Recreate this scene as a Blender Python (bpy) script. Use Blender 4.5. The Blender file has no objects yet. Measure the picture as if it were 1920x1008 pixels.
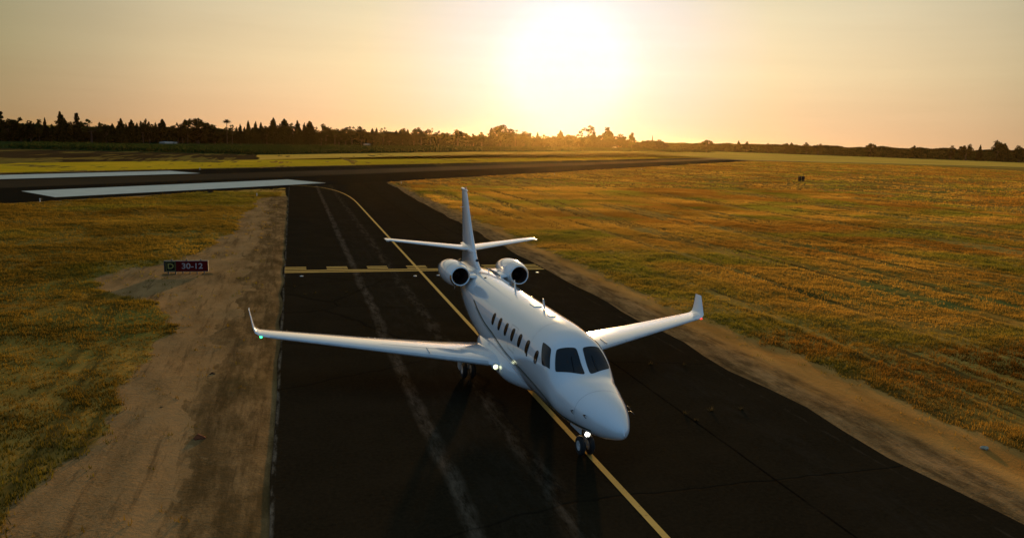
import bpy, math, random
import numpy as np
from mathutils import Vector, Matrix
R = math.radians
random.seed(7)
scene = bpy.context.scene
COL = scene.collection

# ---------------------------------------------------------------- camera
cam_data = bpy.data.cameras.new('camera')
cam = bpy.data.objects.new('camera', cam_data)
COL.objects.link(cam)
cam_data.sensor_width = 36.0
cam_data.lens = 26.993
cam_data.clip_start = 0.1
cam_data.clip_end = 60000
CR, CU, CF = Vector((0.96188, -0.271362, 0.033904)), Vector((0.012706, 0.168189, 0.985673)), Vector((0.273177, 0.947668, -0.165226))
cam.matrix_world = Matrix(((CR.x, CU.x, -CF.x, -7.4185), (CR.y, CU.y, -CF.y, 0.0), (CR.z, CU.z, -CF.z, 8.0844), (0, 0, 0, 1)))
scene.camera = cam

# ---------------------------------------------------------------- light
SUN_AZ = math.atan2(0.3446, 0.9716)          # from +Y towards +X
SUN_EL = R(5.2)
SUN_DIR = Vector((math.sin(SUN_AZ)*math.cos(SUN_EL), math.cos(SUN_AZ)*math.cos(SUN_EL), math.sin(SUN_EL)))
sun_data = bpy.data.lights.new('sun', 'SUN')
sun_data.energy = 4.6
sun_data.angle = R(1.6)
sun_data.color = (1.0, 0.62, 0.26)
sun = bpy.data.objects.new('sun', sun_data)
sun.rotation_euler = (-SUN_DIR).to_track_quat('-Z', 'Y').to_euler()
COL.objects.link(sun)

world = bpy.data.worlds.new('World'); scene.world = world
world.use_nodes = True
wn, wl = world.node_tree.nodes, world.node_tree.links
wn.clear()
def W(t, **k):
    n = wn.new(t)
    for a, b in k.items(): setattr(n, a, b)
    return n
def wmath(op, a, b=None, c=None):
    n = W('ShaderNodeMath', operation=op)
    for i, v in enumerate((a, b, c)):
        if v is None: continue
        if isinstance(v, (int, float)): n.inputs[i].default_value = v
        else: wl.new(v, n.inputs[i])
    return n.outputs[0]
def wramp(fac, stops, interp='LINEAR'):
    n = W('ShaderNodeValToRGB'); n.color_ramp.interpolation = interp
    e = n.color_ramp.elements
    while len(e) < len(stops): e.new(0.5)
    for el, (p, c) in zip(e, stops): el.position = p; el.color = (*c, 1)
    wl.new(fac, n.inputs[0]); return n.outputs[0]
def wmix(kind, fac, a, b):
    n = W('ShaderNodeMix', data_type='RGBA', blend_type=kind)
    n.clamp_factor = True
    for i, v in ((0, fac), (6, a), (7, b)):
        if isinstance(v, (int, float)): n.inputs[i].default_value = v
        elif isinstance(v, tuple): n.inputs[i].default_value = (*v, 1)
        else: wl.new(v, n.inputs[i])
    return n.outputs[2]
tc = W('ShaderNodeTexCoord')
sep = W('ShaderNodeSeparateXYZ'); wl.new(tc.outputs['Generated'], sep.inputs[0])
dot = W('ShaderNodeVectorMath', operation='DOT_PRODUCT')
wl.new(tc.outputs['Generated'], dot.inputs[0]); dot.inputs[1].default_value = SUN_DIR
ang = wmath('DIVIDE', wmath('ARCCOSINE', wmath('MINIMUM', dot.outputs['Value'], 0.999999)), math.pi)   # 0..1 = 0..180 deg from the sun
elev = wmath('DIVIDE', wmath('ARCSINE', sep.outputs['Z']), math.pi/2)                                  # 0..1 = horizon..zenith
sky = W('ShaderNodeTexSky', sky_type='NISHITA')
sky.sun_disc = False; sky.sun_elevation = SUN_EL; sky.sun_rotation = SUN_AZ
sky.air_density = 1.0; sky.dust_density = 3.0; sky.ozone_density = 1.0
# the evening air: Nishita graded by height above the horizon and by distance from the sun
side = wramp(ang, [(0.0, (.93, .90, .95)), (0.020, (.96, .93, .95)), (0.027, (1.0, .95, .84)), (0.033, (1.0, .88, .74)), (0.047, (1.0, .82, .64)), (0.064, (1.0, .78, .52)), (0.08, (.97, .75, .44)), (0.12, (.84, .64, .37)), (0.15, (.70, .54, .31)), (0.175, (.53, .42, .24)), (0.205, (.385, .32, .17)), (0.30, (.28, .29, .265)), (0.5, (.15, .25, .35)), (1.0, (.12, .24, .38))])
high = wramp(elev, [(0.0, (1.05, .83, .76)), (0.017, (1.03, .87, .82)), (0.055, (1, 1, 1)), (0.115, (.85, .97, 1.12)), (1.0, (.95, 1.03, 1.14))])
grade = wmix('MULTIPLY', 1.0, side, high)
nis = wmix('MULTIPLY', 1.0, sky.outputs[0], (0.10, 0.10, 0.10))
wm_ = W('ShaderNodeMapping'); wm_.inputs['Scale'].default_value = (1, 1, 14); wl.new(tc.outputs['Generated'], wm_.inputs[0])
wz = W('ShaderNodeTexNoise'); wz.inputs['Scale'].default_value = 2.2; wz.inputs['Detail'].default_value = 6; wz.inputs['Roughness'].default_value = .6; wl.new(wm_.outputs[0], wz.inputs['Vector'])
veil = wramp(wz.outputs['Fac'], [(.30, (.965, .955, .95)), (.70, (1.03, 1.03, 1.035))])     # faint bands of high haze
grade = wmix('MULTIPLY', 1.0, grade, veil)
base = wmix('MIX', 0.98, nis, grade)
bg = W('ShaderNodeBackground'); bg.inputs['Strength'].default_value = 1.0
wl.new(base, bg.inputs['Color'])
wo = W('ShaderNodeOutputWorld'); wl.new(bg.outputs[0], wo.inputs[0])
scene.view_settings.view_transform = 'Standard'
scene.view_settings.look = 'None'
scene.view_settings.exposure = 0.0
scene.view_settings.gamma = 1.0

# ---------------------------------------------------------------- helpers
def link(o, parent=None):
    COL.objects.link(o)
    if parent is not None: o.parent = parent
    return o
def mesh_obj(name, verts, faces, mat=None, parent=None, smooth=False):
    me = bpy.data.meshes.new(name)
    me.from_pydata([tuple(map(float, v)) for v in verts], [], [tuple(f) for f in faces])
    me.validate(); me.update()
    if smooth:
        me.polygons.foreach_set('use_smooth', [True]*len(me.polygons))
    if mat is not None: me.materials.append(mat)
    return link(bpy.data.objects.new(name, me), parent)
def empty(name, loc=(0, 0, 0), rz=0, parent=None):
    o = bpy.data.objects.new(name, None); o.empty_display_size = 0.3
    o.location = loc; o.rotation_euler = (0, 0, rz)
    return link(o, parent)
def tag(o, label, cat, group=None):
    o['label'] = label; o['category'] = cat
    if group: o['group'] = group
    return o
def setting(o, kind='structure'):
    o['kind'] = kind; return o
class MB:
    """collects simple solids into one mesh"""
    def __init__(s): s.v = []; s.f = []
    def add(s, v, f):
        k = len(s.v); s.v += [tuple(map(float, a)) for a in v]; s.f += [tuple(i + k for i in q) for q in f]; return s
    def box(s, c, d, rz=0):
        cx, cy, cz = c; dx, dy, dz = d[0]/2, d[1]/2, d[2]/2
        co, si = math.cos(rz), math.sin(rz)
        v = [(cx + x*co - y*si, cy + x*si + y*co, cz + z) for z in (-dz, dz) for x, y in ((-dx, -dy), (dx, -dy), (dx, dy), (-dx, dy))]
        return s.add(v, [(3, 2, 1, 0), (4, 5, 6, 7), (0, 1, 5, 4), (1, 2, 6, 5), (2, 3, 7, 6), (3, 0, 4, 7)])
    def tube(s, pts, rad, n=12, cap=True):
        pts = [Vector(p) for p in pts]
        if isinstance(rad, (int, float)): rad = [rad]*len(pts)
        rings = []
        for i, p in enumerate(pts):
            d = (pts[min(i+1, len(pts)-1)] - pts[max(i-1, 0)]).normalized()
            a = d.orthogonal().normalized() if i == 0 else (a - d*a.dot(d)).normalized()
            b = d.cross(a)
            rings.append([p + (a*math.cos(2*math.pi*k/n) + b*math.sin(2*math.pi*k/n))*rad[i] for k in range(n)])
        v = [q for r in rings for q in r]
        f = [(i*n + k, i*n + (k+1) % n, (i+1)*n + (k+1) % n, (i+1)*n + k) for i in range(len(pts)-1) for k in range(n)]
        if cap: f += [tuple(range(n))[::-1], tuple((len(pts)-1)*n + k for k in range(n))]
        return s.add(v, f)
    def lathe(s, prof, origin=(0, 0, 0), axis=(0, 1, 0), n=32):
        """prof: list of (distance along axis, radius)"""
        ax = Vector(axis).normalized(); a = ax.orthogonal().normalized(); b = ax.cross(a); o = Vector(origin)
        v = [o + ax*t + (a*math.cos(2*math.pi*k/n) + b*math.sin(2*math.pi*k/n))*r for t, r in prof for k in range(n)]
        f = [(i*n + k, i*n + (k+1) % n, (i+1)*n + (k+1) % n, (i+1)*n + k) for i in range(len(prof)-1) for k in range(n)]
        return s.add(v, f)
    def build(s, name, mat, parent=None, smooth=False):
        return mesh_obj(name, s.v, s.f, mat, parent, smooth)
def autosmooth(o, ang=35):
    me = o.data
    me.polygons.foreach_set('use_smooth', [True]*len(me.polygons))
    try: me.set_sharp_from_angle(angle=R(ang))
    except Exception: pass
    return o

# ---------------------------------------------------------------- materials
class Mat:
    def __init__(s, name):
        s.m = bpy.data.materials.new(name); s.m.use_nodes = True
        s.n, s.l = s.m.node_tree.nodes, s.m.node_tree.links
        s.b = s.n['Principled BSDF']
        s.tc = s.n.new('ShaderNodeTexCoord')
    def put(s, v, inp):
        if isinstance(v, (int, float)): inp.default_value = v
        elif isinstance(v, tuple): inp.default_value = v if len(v) != 3 or inp.type == 'VECTOR' else (*v, 1)
        else: s.l.new(v, inp)
    def noise(s, scale, detail=4, rough=.55, stretch=(1, 1, 1), dist=0, co=None):
        mp = s.n.new('ShaderNodeMapping'); mp.inputs['Scale'].default_value = stretch
        s.l.new(co or s.tc.outputs['Object'], mp.inputs[0])
        n = s.n.new('ShaderNodeTexNoise'); n.inputs['Scale'].default_value = scale; n.inputs['Detail'].default_value = detail
        n.inputs['Roughness'].default_value = rough; n.inputs['Distortion'].default_value = dist
        s.l.new(mp.outputs[0], n.inputs['Vector']); return n.outputs['Fac']
    def ramp(s, fac, stops):
        n = s.n.new('ShaderNodeValToRGB'); e = n.color_ramp.elements
        while len(e) < len(stops): e.new(.5)
        for el, (p, c) in zip(e, stops):
            el.position = p; el.color = (*c, 1) if isinstance(c, tuple) else (c, c, c, 1)
        s.l.new(fac, n.inputs[0]); return n.outputs[0]
    def mix(s, fac, a, b, kind='MIX'):
        n = s.n.new('ShaderNodeMix'); n.data_type = 'RGBA'; n.blend_type = kind
        s.put(fac, n.inputs[0]); s.put(a, n.inputs[6]); s.put(b, n.inputs[7]); return n.outputs[2]
    def math(s, op, a, b=0.0, c=0.0):
        n = s.n.new('ShaderNodeMath'); n.operation = op
        s.put(a, n.inputs[0]); s.put(b, n.inputs[1]); s.put(c, n.inputs[2]); return n.outputs[0]
    def attr(s, name):
        n = s.n.new('ShaderNodeAttribute'); n.attribute_name = name; return n
    def xyz(s):
        n = s.n.new('ShaderNodeSeparateXYZ'); s.l.new(s.tc.outputs['Object'], n.inputs[0]); return n.outputs
    def bump(s, h, strength=.5, dist=.05, prev=None):
        n = s.n.new('ShaderNodeBump'); n.inputs['Strength'].default_value = strength; n.inputs['Distance'].default_value = dist
        s.put(h, n.inputs['Height'])
        if prev is not None: s.l.new(prev, n.inputs['Normal'])
        s.l.new(n.outputs[0], s.b.inputs['Normal']); return n.outputs[0]
    def set(s, **k):
        names = dict(col='Base Color', rough='Roughness', metal='Metallic', spec='Specular IOR Level', coat='Coat Weight', coatr='Coat Roughness', em='Emission Color', ems='Emission Strength', trans='Transmission Weight', ior='IOR', alpha='Alpha')
        for a, v in k.items(): s.put(v, s.b.inputs[names[a]])
        return s
def plain(name, col, rough=.5, metal=0, spec=.5, coat=0, var=.08, scale=3.0):
    m = Mat(name)
    n = m.noise(scale, 5)
    a = tuple(max(c*(1 - var), 0) for c in col); b = tuple(c*(1 + var) for c in col)
    m.set(col=m.ramp(n, [(.3, a), (.7, b)]), rough=m.ramp(n, [(.3, rough*.85), (.7, min(rough*1.15, 1))]), metal=metal, spec=spec, coat=coat)
    return m.m
def lamp_mat(name, col, strength):
    m = Mat(name); m.set(col=(.02, .02, .02), em=col, ems=strength, rough=.3); return m.m
def pchip(X, Y):
    X = np.array(X, float); Y = np.array(Y, float); h = np.diff(X); d = np.diff(Y) / h
    m = np.zeros(len(X)); m[0] = d[0]; m[-1] = d[-1]
    for i in range(1, len(X) - 1):
        if d[i-1] * d[i] > 0:
            w1 = 2*h[i] + h[i-1]; w2 = h[i] + 2*h[i-1]
            m[i] = (w1 + w2) / (w1 / d[i-1] + w2 / d[i])
    def f(x):
        x = min(max(x, X[0]), X[-1]); i = min(int(np.searchsorted(X, x, 'right')) - 1, len(X) - 2)
        t = (x - X[i]) / h[i]
        return ((2*t**3 - 3*t*t + 1)*Y[i] + (t**3 - 2*t*t + t)*h[i]*m[i] + (-2*t**3 + 3*t*t)*Y[i+1] + (t**3 - t*t)*h[i]*m[i+1])
    return f
F_TOP = pchip([.12, .17, .27, .5, .85, 1.3, 1.9, 2.35, 2.6, 3.05, 3.4, 3.9, 4.8, 8, 12, 14, 15, 16.5], [1.41, 1.50, 1.58, 1.70, 1.84, 1.97, 2.09, 2.17, 2.30, 2.70, 2.91, 3.03, 3.09, 3.10, 3.10, 3.05, 3.00, 2.93])
F_BOT = pchip([.12, .17, .27, .5, .85, 1.5, 2.5, 4, 6, 9.5, 11, 12.5, 14, 15.3, 16.5], [1.38, 1.31, 1.24, 1.14, 1.03, .92, .82, .72, .68, .70, .90, 1.40, 1.98, 2.42, 2.76])
F_HW = pchip([.15, .20, .30, .53, .88, 1.42, 2.2, 3.0, 3.8, 5, 10.5, 12, 13.2, 14.4, 15.5, 16.5], [.02, .11, .20, .33, .49, .66, .82, .94, .98, .99, .99, .93, .78, .56, .33, .12])
F_NT = pchip([0, 1.5, 2.3, 3.0, 3.8, 17], [2.0, 2.1, 2.5, 2.6, 2.25, 2.2])
def surf(s, t):
    """point on the fuselage skin: s metres aft of the nose, t angle from the top (positive to +x)"""
    zt, zb, hw, n = F_TOP(s), F_BOT(s), F_HW(s), F_NT(s)
    zm = zb + .53*(zt - zb)
    st, ct = np.sin(t), np.cos(t)
    if ct >= 0:
        return np.array([hw*np.sign(st)*abs(st)**(2/n), s, zm + (zt - zm)*abs(ct)**(2/n)])
    return np.array([hw*st, s, zm + (zm - zb)*ct])
def surfn(s, t):
    e = 1e-3
    a = surf(s + e, t) - surf(s - e, t); b = surf(s, t + e) - surf(s, t - e)
    n = np.cross(a, b); n /= (np.linalg.norm(n) + 1e-12)
    c = np.array([0, s, .5*(F_TOP(s) + F_BOT(s))])
    if n @ (surf(s, t) - c) < 0: n = -n
    return n
# ---------------------------------------------------------------- ground relief and cover
rng = np.random.default_rng(11)
LAT = rng.random((256, 256))
def vnoise(x, y, s, seed=0):
    x = np.asarray(x)/s + seed*17.31; y = np.asarray(y)/s + seed*9.77
    xi = np.floor(x).astype(np.int64); yi = np.floor(y).astype(np.int64); fx = x - xi; fy = y - yi
    fx = fx*fx*(3 - 2*fx); fy = fy*fy*(3 - 2*fy)
    g = lambda i, j: LAT[i & 255, j & 255]
    return (g(xi, yi)*(1-fx) + g(xi+1, yi)*fx)*(1-fy) + (g(xi, yi+1)*(1-fx) + g(xi+1, yi+1)*fx)*fy
def fbm(x, y, s, seed=0, o=4):
    t = 0; a = 1; n = 0
    for k in range(o):
        t = t + a*vnoise(x, y, s/2**k, seed + k*3); n += a; a *= .5
    return t/n
TD = Vector((0.6668, 0.7453)); TN = Vector((-0.7453, 0.6668)); RO = (9.3, 140.0)     # runway axis, its normal, a point of the near edge
def run_ab(x, y): return (x - RO[0])*TD.x + (y - RO[1])*TD.y, (x - RO[0])*TN.x + (y - RO[1])*TN.y
def run_xy(a, b): return (RO[0] + a*TD.x + b*TN.x, RO[1] + a*TD.y + b*TN.y)
LEFT_Y = [-60, 10, 18.4, 20.9, 23.9, 27.7, 31, 34.8, 38.7, 41.6, 45.4, 48, 50.6, 58, 67.2, 75, 88, 96, 101, 104, 140]
LEFT_X = [-14, -13.6, -13.4, -12.3, -12.5, -12.7, -12.5, -12.6, -13.5, -16.7, -17.6, -16.6, -14.4, -13.1, -12.1, -12.6, -11.4, -11.9, -10.0, -8.3, -8]
def cover(x, y):
    """1 = grass, 0 = bare soil"""
    wob = (fbm(x, y, 3.0, 2) - .5)*1.3 + (fbm(x, y, .9, 5, 3) - .5)*.9
    left = np.interp(y, LEFT_Y, LEFT_X)
    gl = (left - x + wob)/.5
    rt = np.interp(y, [-60, 16, 25, 33, 41, 58, 88, 120, 136, 300], [12.6, 12.3, 11.8, 11.2, 10.8, 11.2, 10.6, 9.4, 8.9, 8])
    gr = (x - rt + wob*1.2)/.6
    a, b = run_ab(x, y)
    m = np.where(x < 0, gl, gr)
    m = np.where((b > -1.2) & (b < 48), -1, m)
    return np.clip(m*.5 + .5, 0, 1)
def taxi_dist(x, y):
    a, b = run_ab(x, y)
    dt = np.maximum(np.abs(x) - 8.0, 0)
    dr = np.maximum(np.maximum(-b - .2, b - 46.5), 0)
    return np.where(y < 150, np.minimum(dt, dr), dr)
def relief(x, y):
    g = cover(x, y)
    d = np.clip(taxi_dist(x, y)/1.2, 0, 1)
    rut = (vnoise(x, y*.06, .55, 4) - .5)*.05
    h = (fbm(x, y, 2.6, 1, 5) - .5)*.10 + (fbm(x, y, 12, 8, 3) - .5)*.22
    h = h + g*(.05 + (fbm(x, y, .8, 6, 3) - .5)*.16) + (1 - g)*rut
    far = np.clip(1 - (np.hypot(x, y) - 250)/300, 0, 1)
    return h*d*far - .010 - .04*(taxi_dist(x, y) <= .25)

def axis(lo, hi, step, far, k=1.13):
    c = list(np.arange(lo, hi + step/2, step)); s = step
    a = [c[0]]
    while a[-1] > -far: s *= k; a.append(a[-1] - s)
    s = step; b = [c[-1]]
    while b[-1] < far: s *= k; b.append(b[-1] + s)
    return np.array(a[:0:-1] + c + b[1:])
gx = axis(-48, 95, .33, 6500); gy = axis(6, 135, .33, 7500)
GX, GY = np.meshgrid(gx, gy)
GZ = relief(GX, GY)
nx_, ny_ = len(gx), len(gy)
verts = np.stack([GX, GY, GZ], -1).reshape(-1, 3).astype(np.float32)
ii = np.arange(nx_*ny_).reshape(ny_, nx_)
quads = np.stack([ii[:-1, :-1], ii[:-1, 1:], ii[1:, 1:], ii[1:, :-1]], -1).reshape(-1, 4).astype(np.int32)
def big_mesh(name, verts, faces, mat, k, smooth=True, attrs=(), cols=None):
    me = bpy.data.meshes.new(name)
    me.vertices.add(len(verts)); me.vertices.foreach_set('co', np.asarray(verts, np.float32).ravel())
    me.loops.add(faces.size); me.loops.foreach_set('vertex_index', np.asarray(faces, np.int32).ravel())
    me.polygons.add(len(faces)); me.polygons.foreach_set('loop_start', np.arange(0, faces.size, k, dtype=np.int32))
    me.polygons.foreach_set('loop_total', np.full(len(faces), k, np.int32))
    if smooth: me.polygons.foreach_set('use_smooth', np.ones(len(faces), bool))
    for n_, val in attrs:
        a = me.attributes.new(n_, 'FLOAT', 'POINT'); a.data.foreach_set('value', np.asarray(val, np.float32).ravel())
    if cols is not None:
        a = me.color_attributes.new('tint', 'FLOAT_COLOR', 'POINT'); a.data.foreach_set('color', np.asarray(cols, np.float32).ravel())
    me.update(calc_edges=True)
    me.materials.append(mat)
    o = bpy.data.objects.new(name, me); COL.objects.link(o); return o

# soil and dry grass
m = Mat('dry airfield ground')
xyz = m.xyz()
n1 = m.noise(.045, 5, .6, (1, 1.6, 1)); n2 = m.noise(.35, 5, .65); n3 = m.noise(3.5, 6, .7); n4 = m.noise(.02, 3, .5); n5 = m.noise(14, 4, .7)
straw = m.mix(m.ramp(n3, [(.35, 0.), (.68, 1.)]), (.36, .19, .030), (.56, .32, .065))
rust = m.mix(m.ramp(n3, [(.3, 0.), (.7, 1.)]), (.28, .125, .016), (.46, .23, .036))
green = m.mix(m.ramp(n3, [(.3, 0.), (.7, 1.)]), (.13, .105, .016), (.28, .225, .045))
g1 = m.mix(m.ramp(n1, [(.42, 0.), (.56, 1.)]), straw, rust)
g2 = m.mix(m.ramp(m.noise(.06, 6, .6, (.8, 1.5, 1), 1.0, None), [(.50, 0.), (.64, 1.)]), g1, green)
dark = m.mix(m.ramp(n2, [(.28, .5), (.42, 0.)]), g2, (.09, .045, .012))
dark = m.mix(m.ramp(m.noise(1.3, 4, .6, (1, .05, 1)), [(.38, .75), (.50, 0.)]), dark, (.06, .03, .008))
left = m.ramp(m.math('MULTIPLY_ADD', xyz[0], -.05, -.35), [(0., 0.), (1., 1.)])
greener = m.mix(m.math('MULTIPLY', left, m.ramp(n2, [(.35, 0.), (.60, .75)])), dark, green)
greener = m.mix(m.math('MULTIPLY', left, m.ramp(n3, [(.40, .0), (.60, .6)])), greener, (.06, .045, .010))
soil = m.mix(m.ramp(m.noise(.8, 6, .65, (1, .35, 1)), [(.36, 0.), (.62, 1.)]), (.15, .082, .026), (.34, .195, .072))
soil2 = m.mix(m.ramp(n5, [(.35, .0), (.62, .6)]), soil, (.38, .225, .088))
soil3 = m.mix(m.ramp(m.noise(1.6, 4, .7, (1.6, .12, 1)), [(.34, .6), (.46, 0.)]), soil2, (.075, .042, .016))
graded = m.mix(m.ramp(m.noise(.7, 5, .6, (1, .25, 1)), [(.35, 0.), (.65, 1.)]), (.36, .165, .034), (.54, .265, .062))
east = m.ramp(m.math('MULTIPLY_ADD', m.math('ADD', xyz[0], m.math('MULTIPLY', m.noise(.6, 4, .6, (1, .4, 1)), 1.6)), .9, -9.0), [(0., 0.), (1., 1.)])
soil3 = m.mix(east, soil3, graded)
rough_east = m.ramp(m.noise(1.1, 5, .7, (1.6, .5, 1)), [(.42, 0.), (.60, .8)])
soil3 = m.mix(m.math('MULTIPLY', rough_east, m.ramp(m.math('MULTIPLY', xyz[0], .1), [(.0, 0.), (.8, 0.), (.83, .8), (.97, .8), (1., 0.)])), soil3, (.055, .032, .012))
mott = m.ramp(m.noise(.55, 6, .72, (1.2, .7, 1)), [(.40, .0), (.58, .65)])
wig = m.math('MULTIPLY', m.math('SUBTRACT', m.noise(.35, 4, .65, (1, .5, 1)), .5), .45)
trk = m.ramp(m.noise(2.2, 5, .7, (1.2, .16, 1)), [(.42, .0), (.56, .7)])
soil3 = m.mix(m.math('MULTIPLY', trk, m.ramp(m.math('ADD', m.math('MULTIPLY', xyz[0], -.1), wig), [(.76, 0.), (.86, .8), (1.0, .6), (1.25, 0.)])), soil3, (.05, .03, .010))
soil3 = m.mix(m.math('MULTIPLY', mott, m.ramp(m.math('ADD', m.math('MULTIPLY', xyz[0], -.1), wig), [(.70, 0.), (.82, 1.), (1.05, .7), (1.35, 0.)])), soil3, (.075, .045, .014))
cov = m.attr('cover').outputs['Fac']
edge = m.math('ADD', cov, m.math('MULTIPLY', m.math('SUBTRACT', n3, .5), .9))
m.set(col=m.mix(m.ramp(edge, [(.42, 0.), (.58, 1.)]), soil3, greener), rough=.95, spec=.0)
b1 = m.bump(n3, .55, .10); b2 = m.bump(n5, .5, .03, b1)
ground = setting(big_mesh('ground', verts, quads, m.m, 4, True, [('cover', cover(GX, GY))]))

# ---------------------------------------------------------------- sheets laid on the ground
def sheet(name, pts, z, mat, jitter=0, step=None, seed=3, skirt=0.0):
    out = []
    rnd = random.Random(seed)
    for i, a in enumerate(pts):
        b = pts[(i+1) % len(pts)]; L = math.dist(a, b); n = max(1, int(L/step)) if step else 1
        for k in range(n):
            t = k/n; j = (rnd.random() - .5)*2*jitter if k else 0
            nx, ny = (b[1]-a[1])/L, -(b[0]-a[0])/L
            out.append((a[0] + (b[0]-a[0])*t + nx*j, a[1] + (b[1]-a[1])*t + ny*j, z))
    me = bpy.data.meshes.new(name)
    n = len(out)
    me.from_pydata(out + ([(x, y, z - skirt) for x, y, z in out] if skirt else []), [], [tuple(range(n))] + ([((i+1) % n, i, i + n, (i+1) % n + n) for i in range(n)] if skirt else []))
    me.update(); me.materials.append(mat)
    o = bpy.data.objects.new(name, me); COL.objects.link(o); return setting(o)

# asphalt
def asphalt(name, streaks):
    m = Mat(name); xyz = m.xyz()
    nf = m.noise(9, 6, .75); nm = m.noise(.5, 5, .6); nl = m.noise(.9, 5, .7, (1, .12, 1)); nc = m.noise(.08, 3, .5)
    col = m.mix(m.ramp(nf, [(.3, 0.), (.7, 1.)]), (.013, .0095, .0048), (.029, .0205, .0102))
    col = m.mix(m.ramp(nm, [(.42, 0.), (.70, .5)]), col, (.032, .022, .011))
    for x0, w, c, lo, hi, st in streaks:
        d = m.math('ABSOLUTE', m.math('SUBTRACT', m.math('ADD', xyz[0], m.math('MULTIPLY', m.math('SUBTRACT', m.noise(.5, 4, .6, (.2, 1, 1)), .5), w*1.5)), x0))
        band = m.math('SUBTRACT', 1.0, m.math('DIVIDE', d, w)); 
        k = m.math('MULTIPLY', m.ramp(band, [(0., 0.), (.7, 1.)]), m.ramp(m.noise(2.0, 6, .8, (1.5, .35, 1)), [(lo, 0.), (hi, st)]))
        col = m.mix(k, col, c)
    # transverse cracks
    v = m.n.new('ShaderNodeTexVoronoi'); v.feature = 'DISTANCE_TO_EDGE'; v.inputs['Scale'].default_value = .11
    mp = m.n.new('ShaderNodeMapping'); mp.inputs['Scale'].default_value = (.55, 1, 1); m.l.new(m.tc.outputs['Object'], mp.inputs[0])
    mx = m.n.new('ShaderNodeVectorMath'); mx.operation = 'MULTIPLY_ADD'; 
    nz = m.n.new('ShaderNodeTexNoise'); nz.inputs['Scale'].default_value = .8; m.l.new(m.tc.outputs['Object'], nz.inputs['Vector'])
    m.l.new(nz.outputs['Color'], mx.inputs[0]); mx.inputs[1].default_value = (.5, .5, 0); m.l.new(mp.outputs[0], mx.inputs[2]); m.l.new(mx.outputs[0], v.inputs['Vector'])
    crack = m.ramp(v.outputs['Distance'], [(0.0, 1.), (.006, 0.)])
    col = m.mix(m.math('MULTIPLY', crack, .45), col, (.004, .003, .002))
    m.set(col=col, rough=m.ramp(nm, [(.3, .85), (.7, .95)]), spec=.0)
    h = m.math('SUBTRACT', nf, crack)
    m.bump(h, .6, .012)
    return m.m
PALE = (.105, .078, .050)
taxi_mat = asphalt('taxiway asphalt', [(-3.85, .28, PALE, .40, .62, .95), (-2.75, 1.25, (.040, .030, .019), .46, .68, .5), (-1.65, .40, (.085, .065, .042), .46, .66, .8), (4.03, .05, (.004, .003, .002), .30, .5, .85), (7.45, .07, PALE, .50, .66, .4), (5.8, 1.1, (.034, .027, .018), .45, .65, .5), (-7.95, .07, (.14, .12, .085), .45, .6, .9)])
TL = -8.0; TR = 8.1
def arc(p0, p1, p2, n=12):
    return [((1-t)**2*p0[0] + 2*t*(1-t)*p1[0] + t*t*p2[0], (1-t)**2*p0[1] + 2*t*(1-t)*p1[1] + t*t*p2[1]) for t in [k/n for k in range(n+1)]]
Lc = run_xy(-26.4, 0); 
taxi = [(TR, -70)] + [(TR + .12*math.sin(y*.7) + .08*math.sin(y*2.3), y) for y in range(-60, 100, 2)] + arc((TR, 101), (TR - .2, 137), (13.5, 146.6)) + [(12, 150), (-16, 114)] + arc((-17.5, 111.0), (TL, 119.0), (TL, 99)) + [(TL + .06*math.sin(y*.9) - .05*math.sin(y*2.1), y) for y in range(98, -60, -2)] + [(TL, -70)]
setting(sheet('taxiway', taxi, .0, taxi_mat, skirt=.12))

# runway
m = Mat('runway asphalt'); xyz = m.xyz()
bb = m.math('ADD', m.math('MULTIPLY', m.math('SUBTRACT', xyz[0], RO[0]), TN.x), m.math('MULTIPLY', m.math('SUBTRACT', xyz[1], RO[1]), TN.y))
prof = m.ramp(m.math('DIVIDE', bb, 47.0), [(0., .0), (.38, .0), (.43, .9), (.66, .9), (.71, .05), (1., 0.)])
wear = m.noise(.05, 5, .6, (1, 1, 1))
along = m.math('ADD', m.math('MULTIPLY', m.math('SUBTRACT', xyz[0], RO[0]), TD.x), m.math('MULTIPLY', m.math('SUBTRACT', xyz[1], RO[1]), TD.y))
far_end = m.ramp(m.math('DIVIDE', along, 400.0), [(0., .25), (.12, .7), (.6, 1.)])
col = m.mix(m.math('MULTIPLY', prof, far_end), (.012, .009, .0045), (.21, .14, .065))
col = m.mix(m.ramp(wear, [(.4, 0.), (.65, .35)]), col, (.016, .013, .009))
m.set(col=m.mix(m.ramp(m.noise(6, 5, .7), [(.3, 0.), (.7, .3)]), col, (.04, .032, .02)), rough=.9, spec=.0)
m.bump(m.noise(9, 5, .7), .5, .012)
sheet('runway', [run_xy(-420, 0), run_xy(396, 0), run_xy(420, 16), run_xy(420, 47), run_xy(-420, 47)], .006, m.m, .25, 6, skirt=.12)

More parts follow.
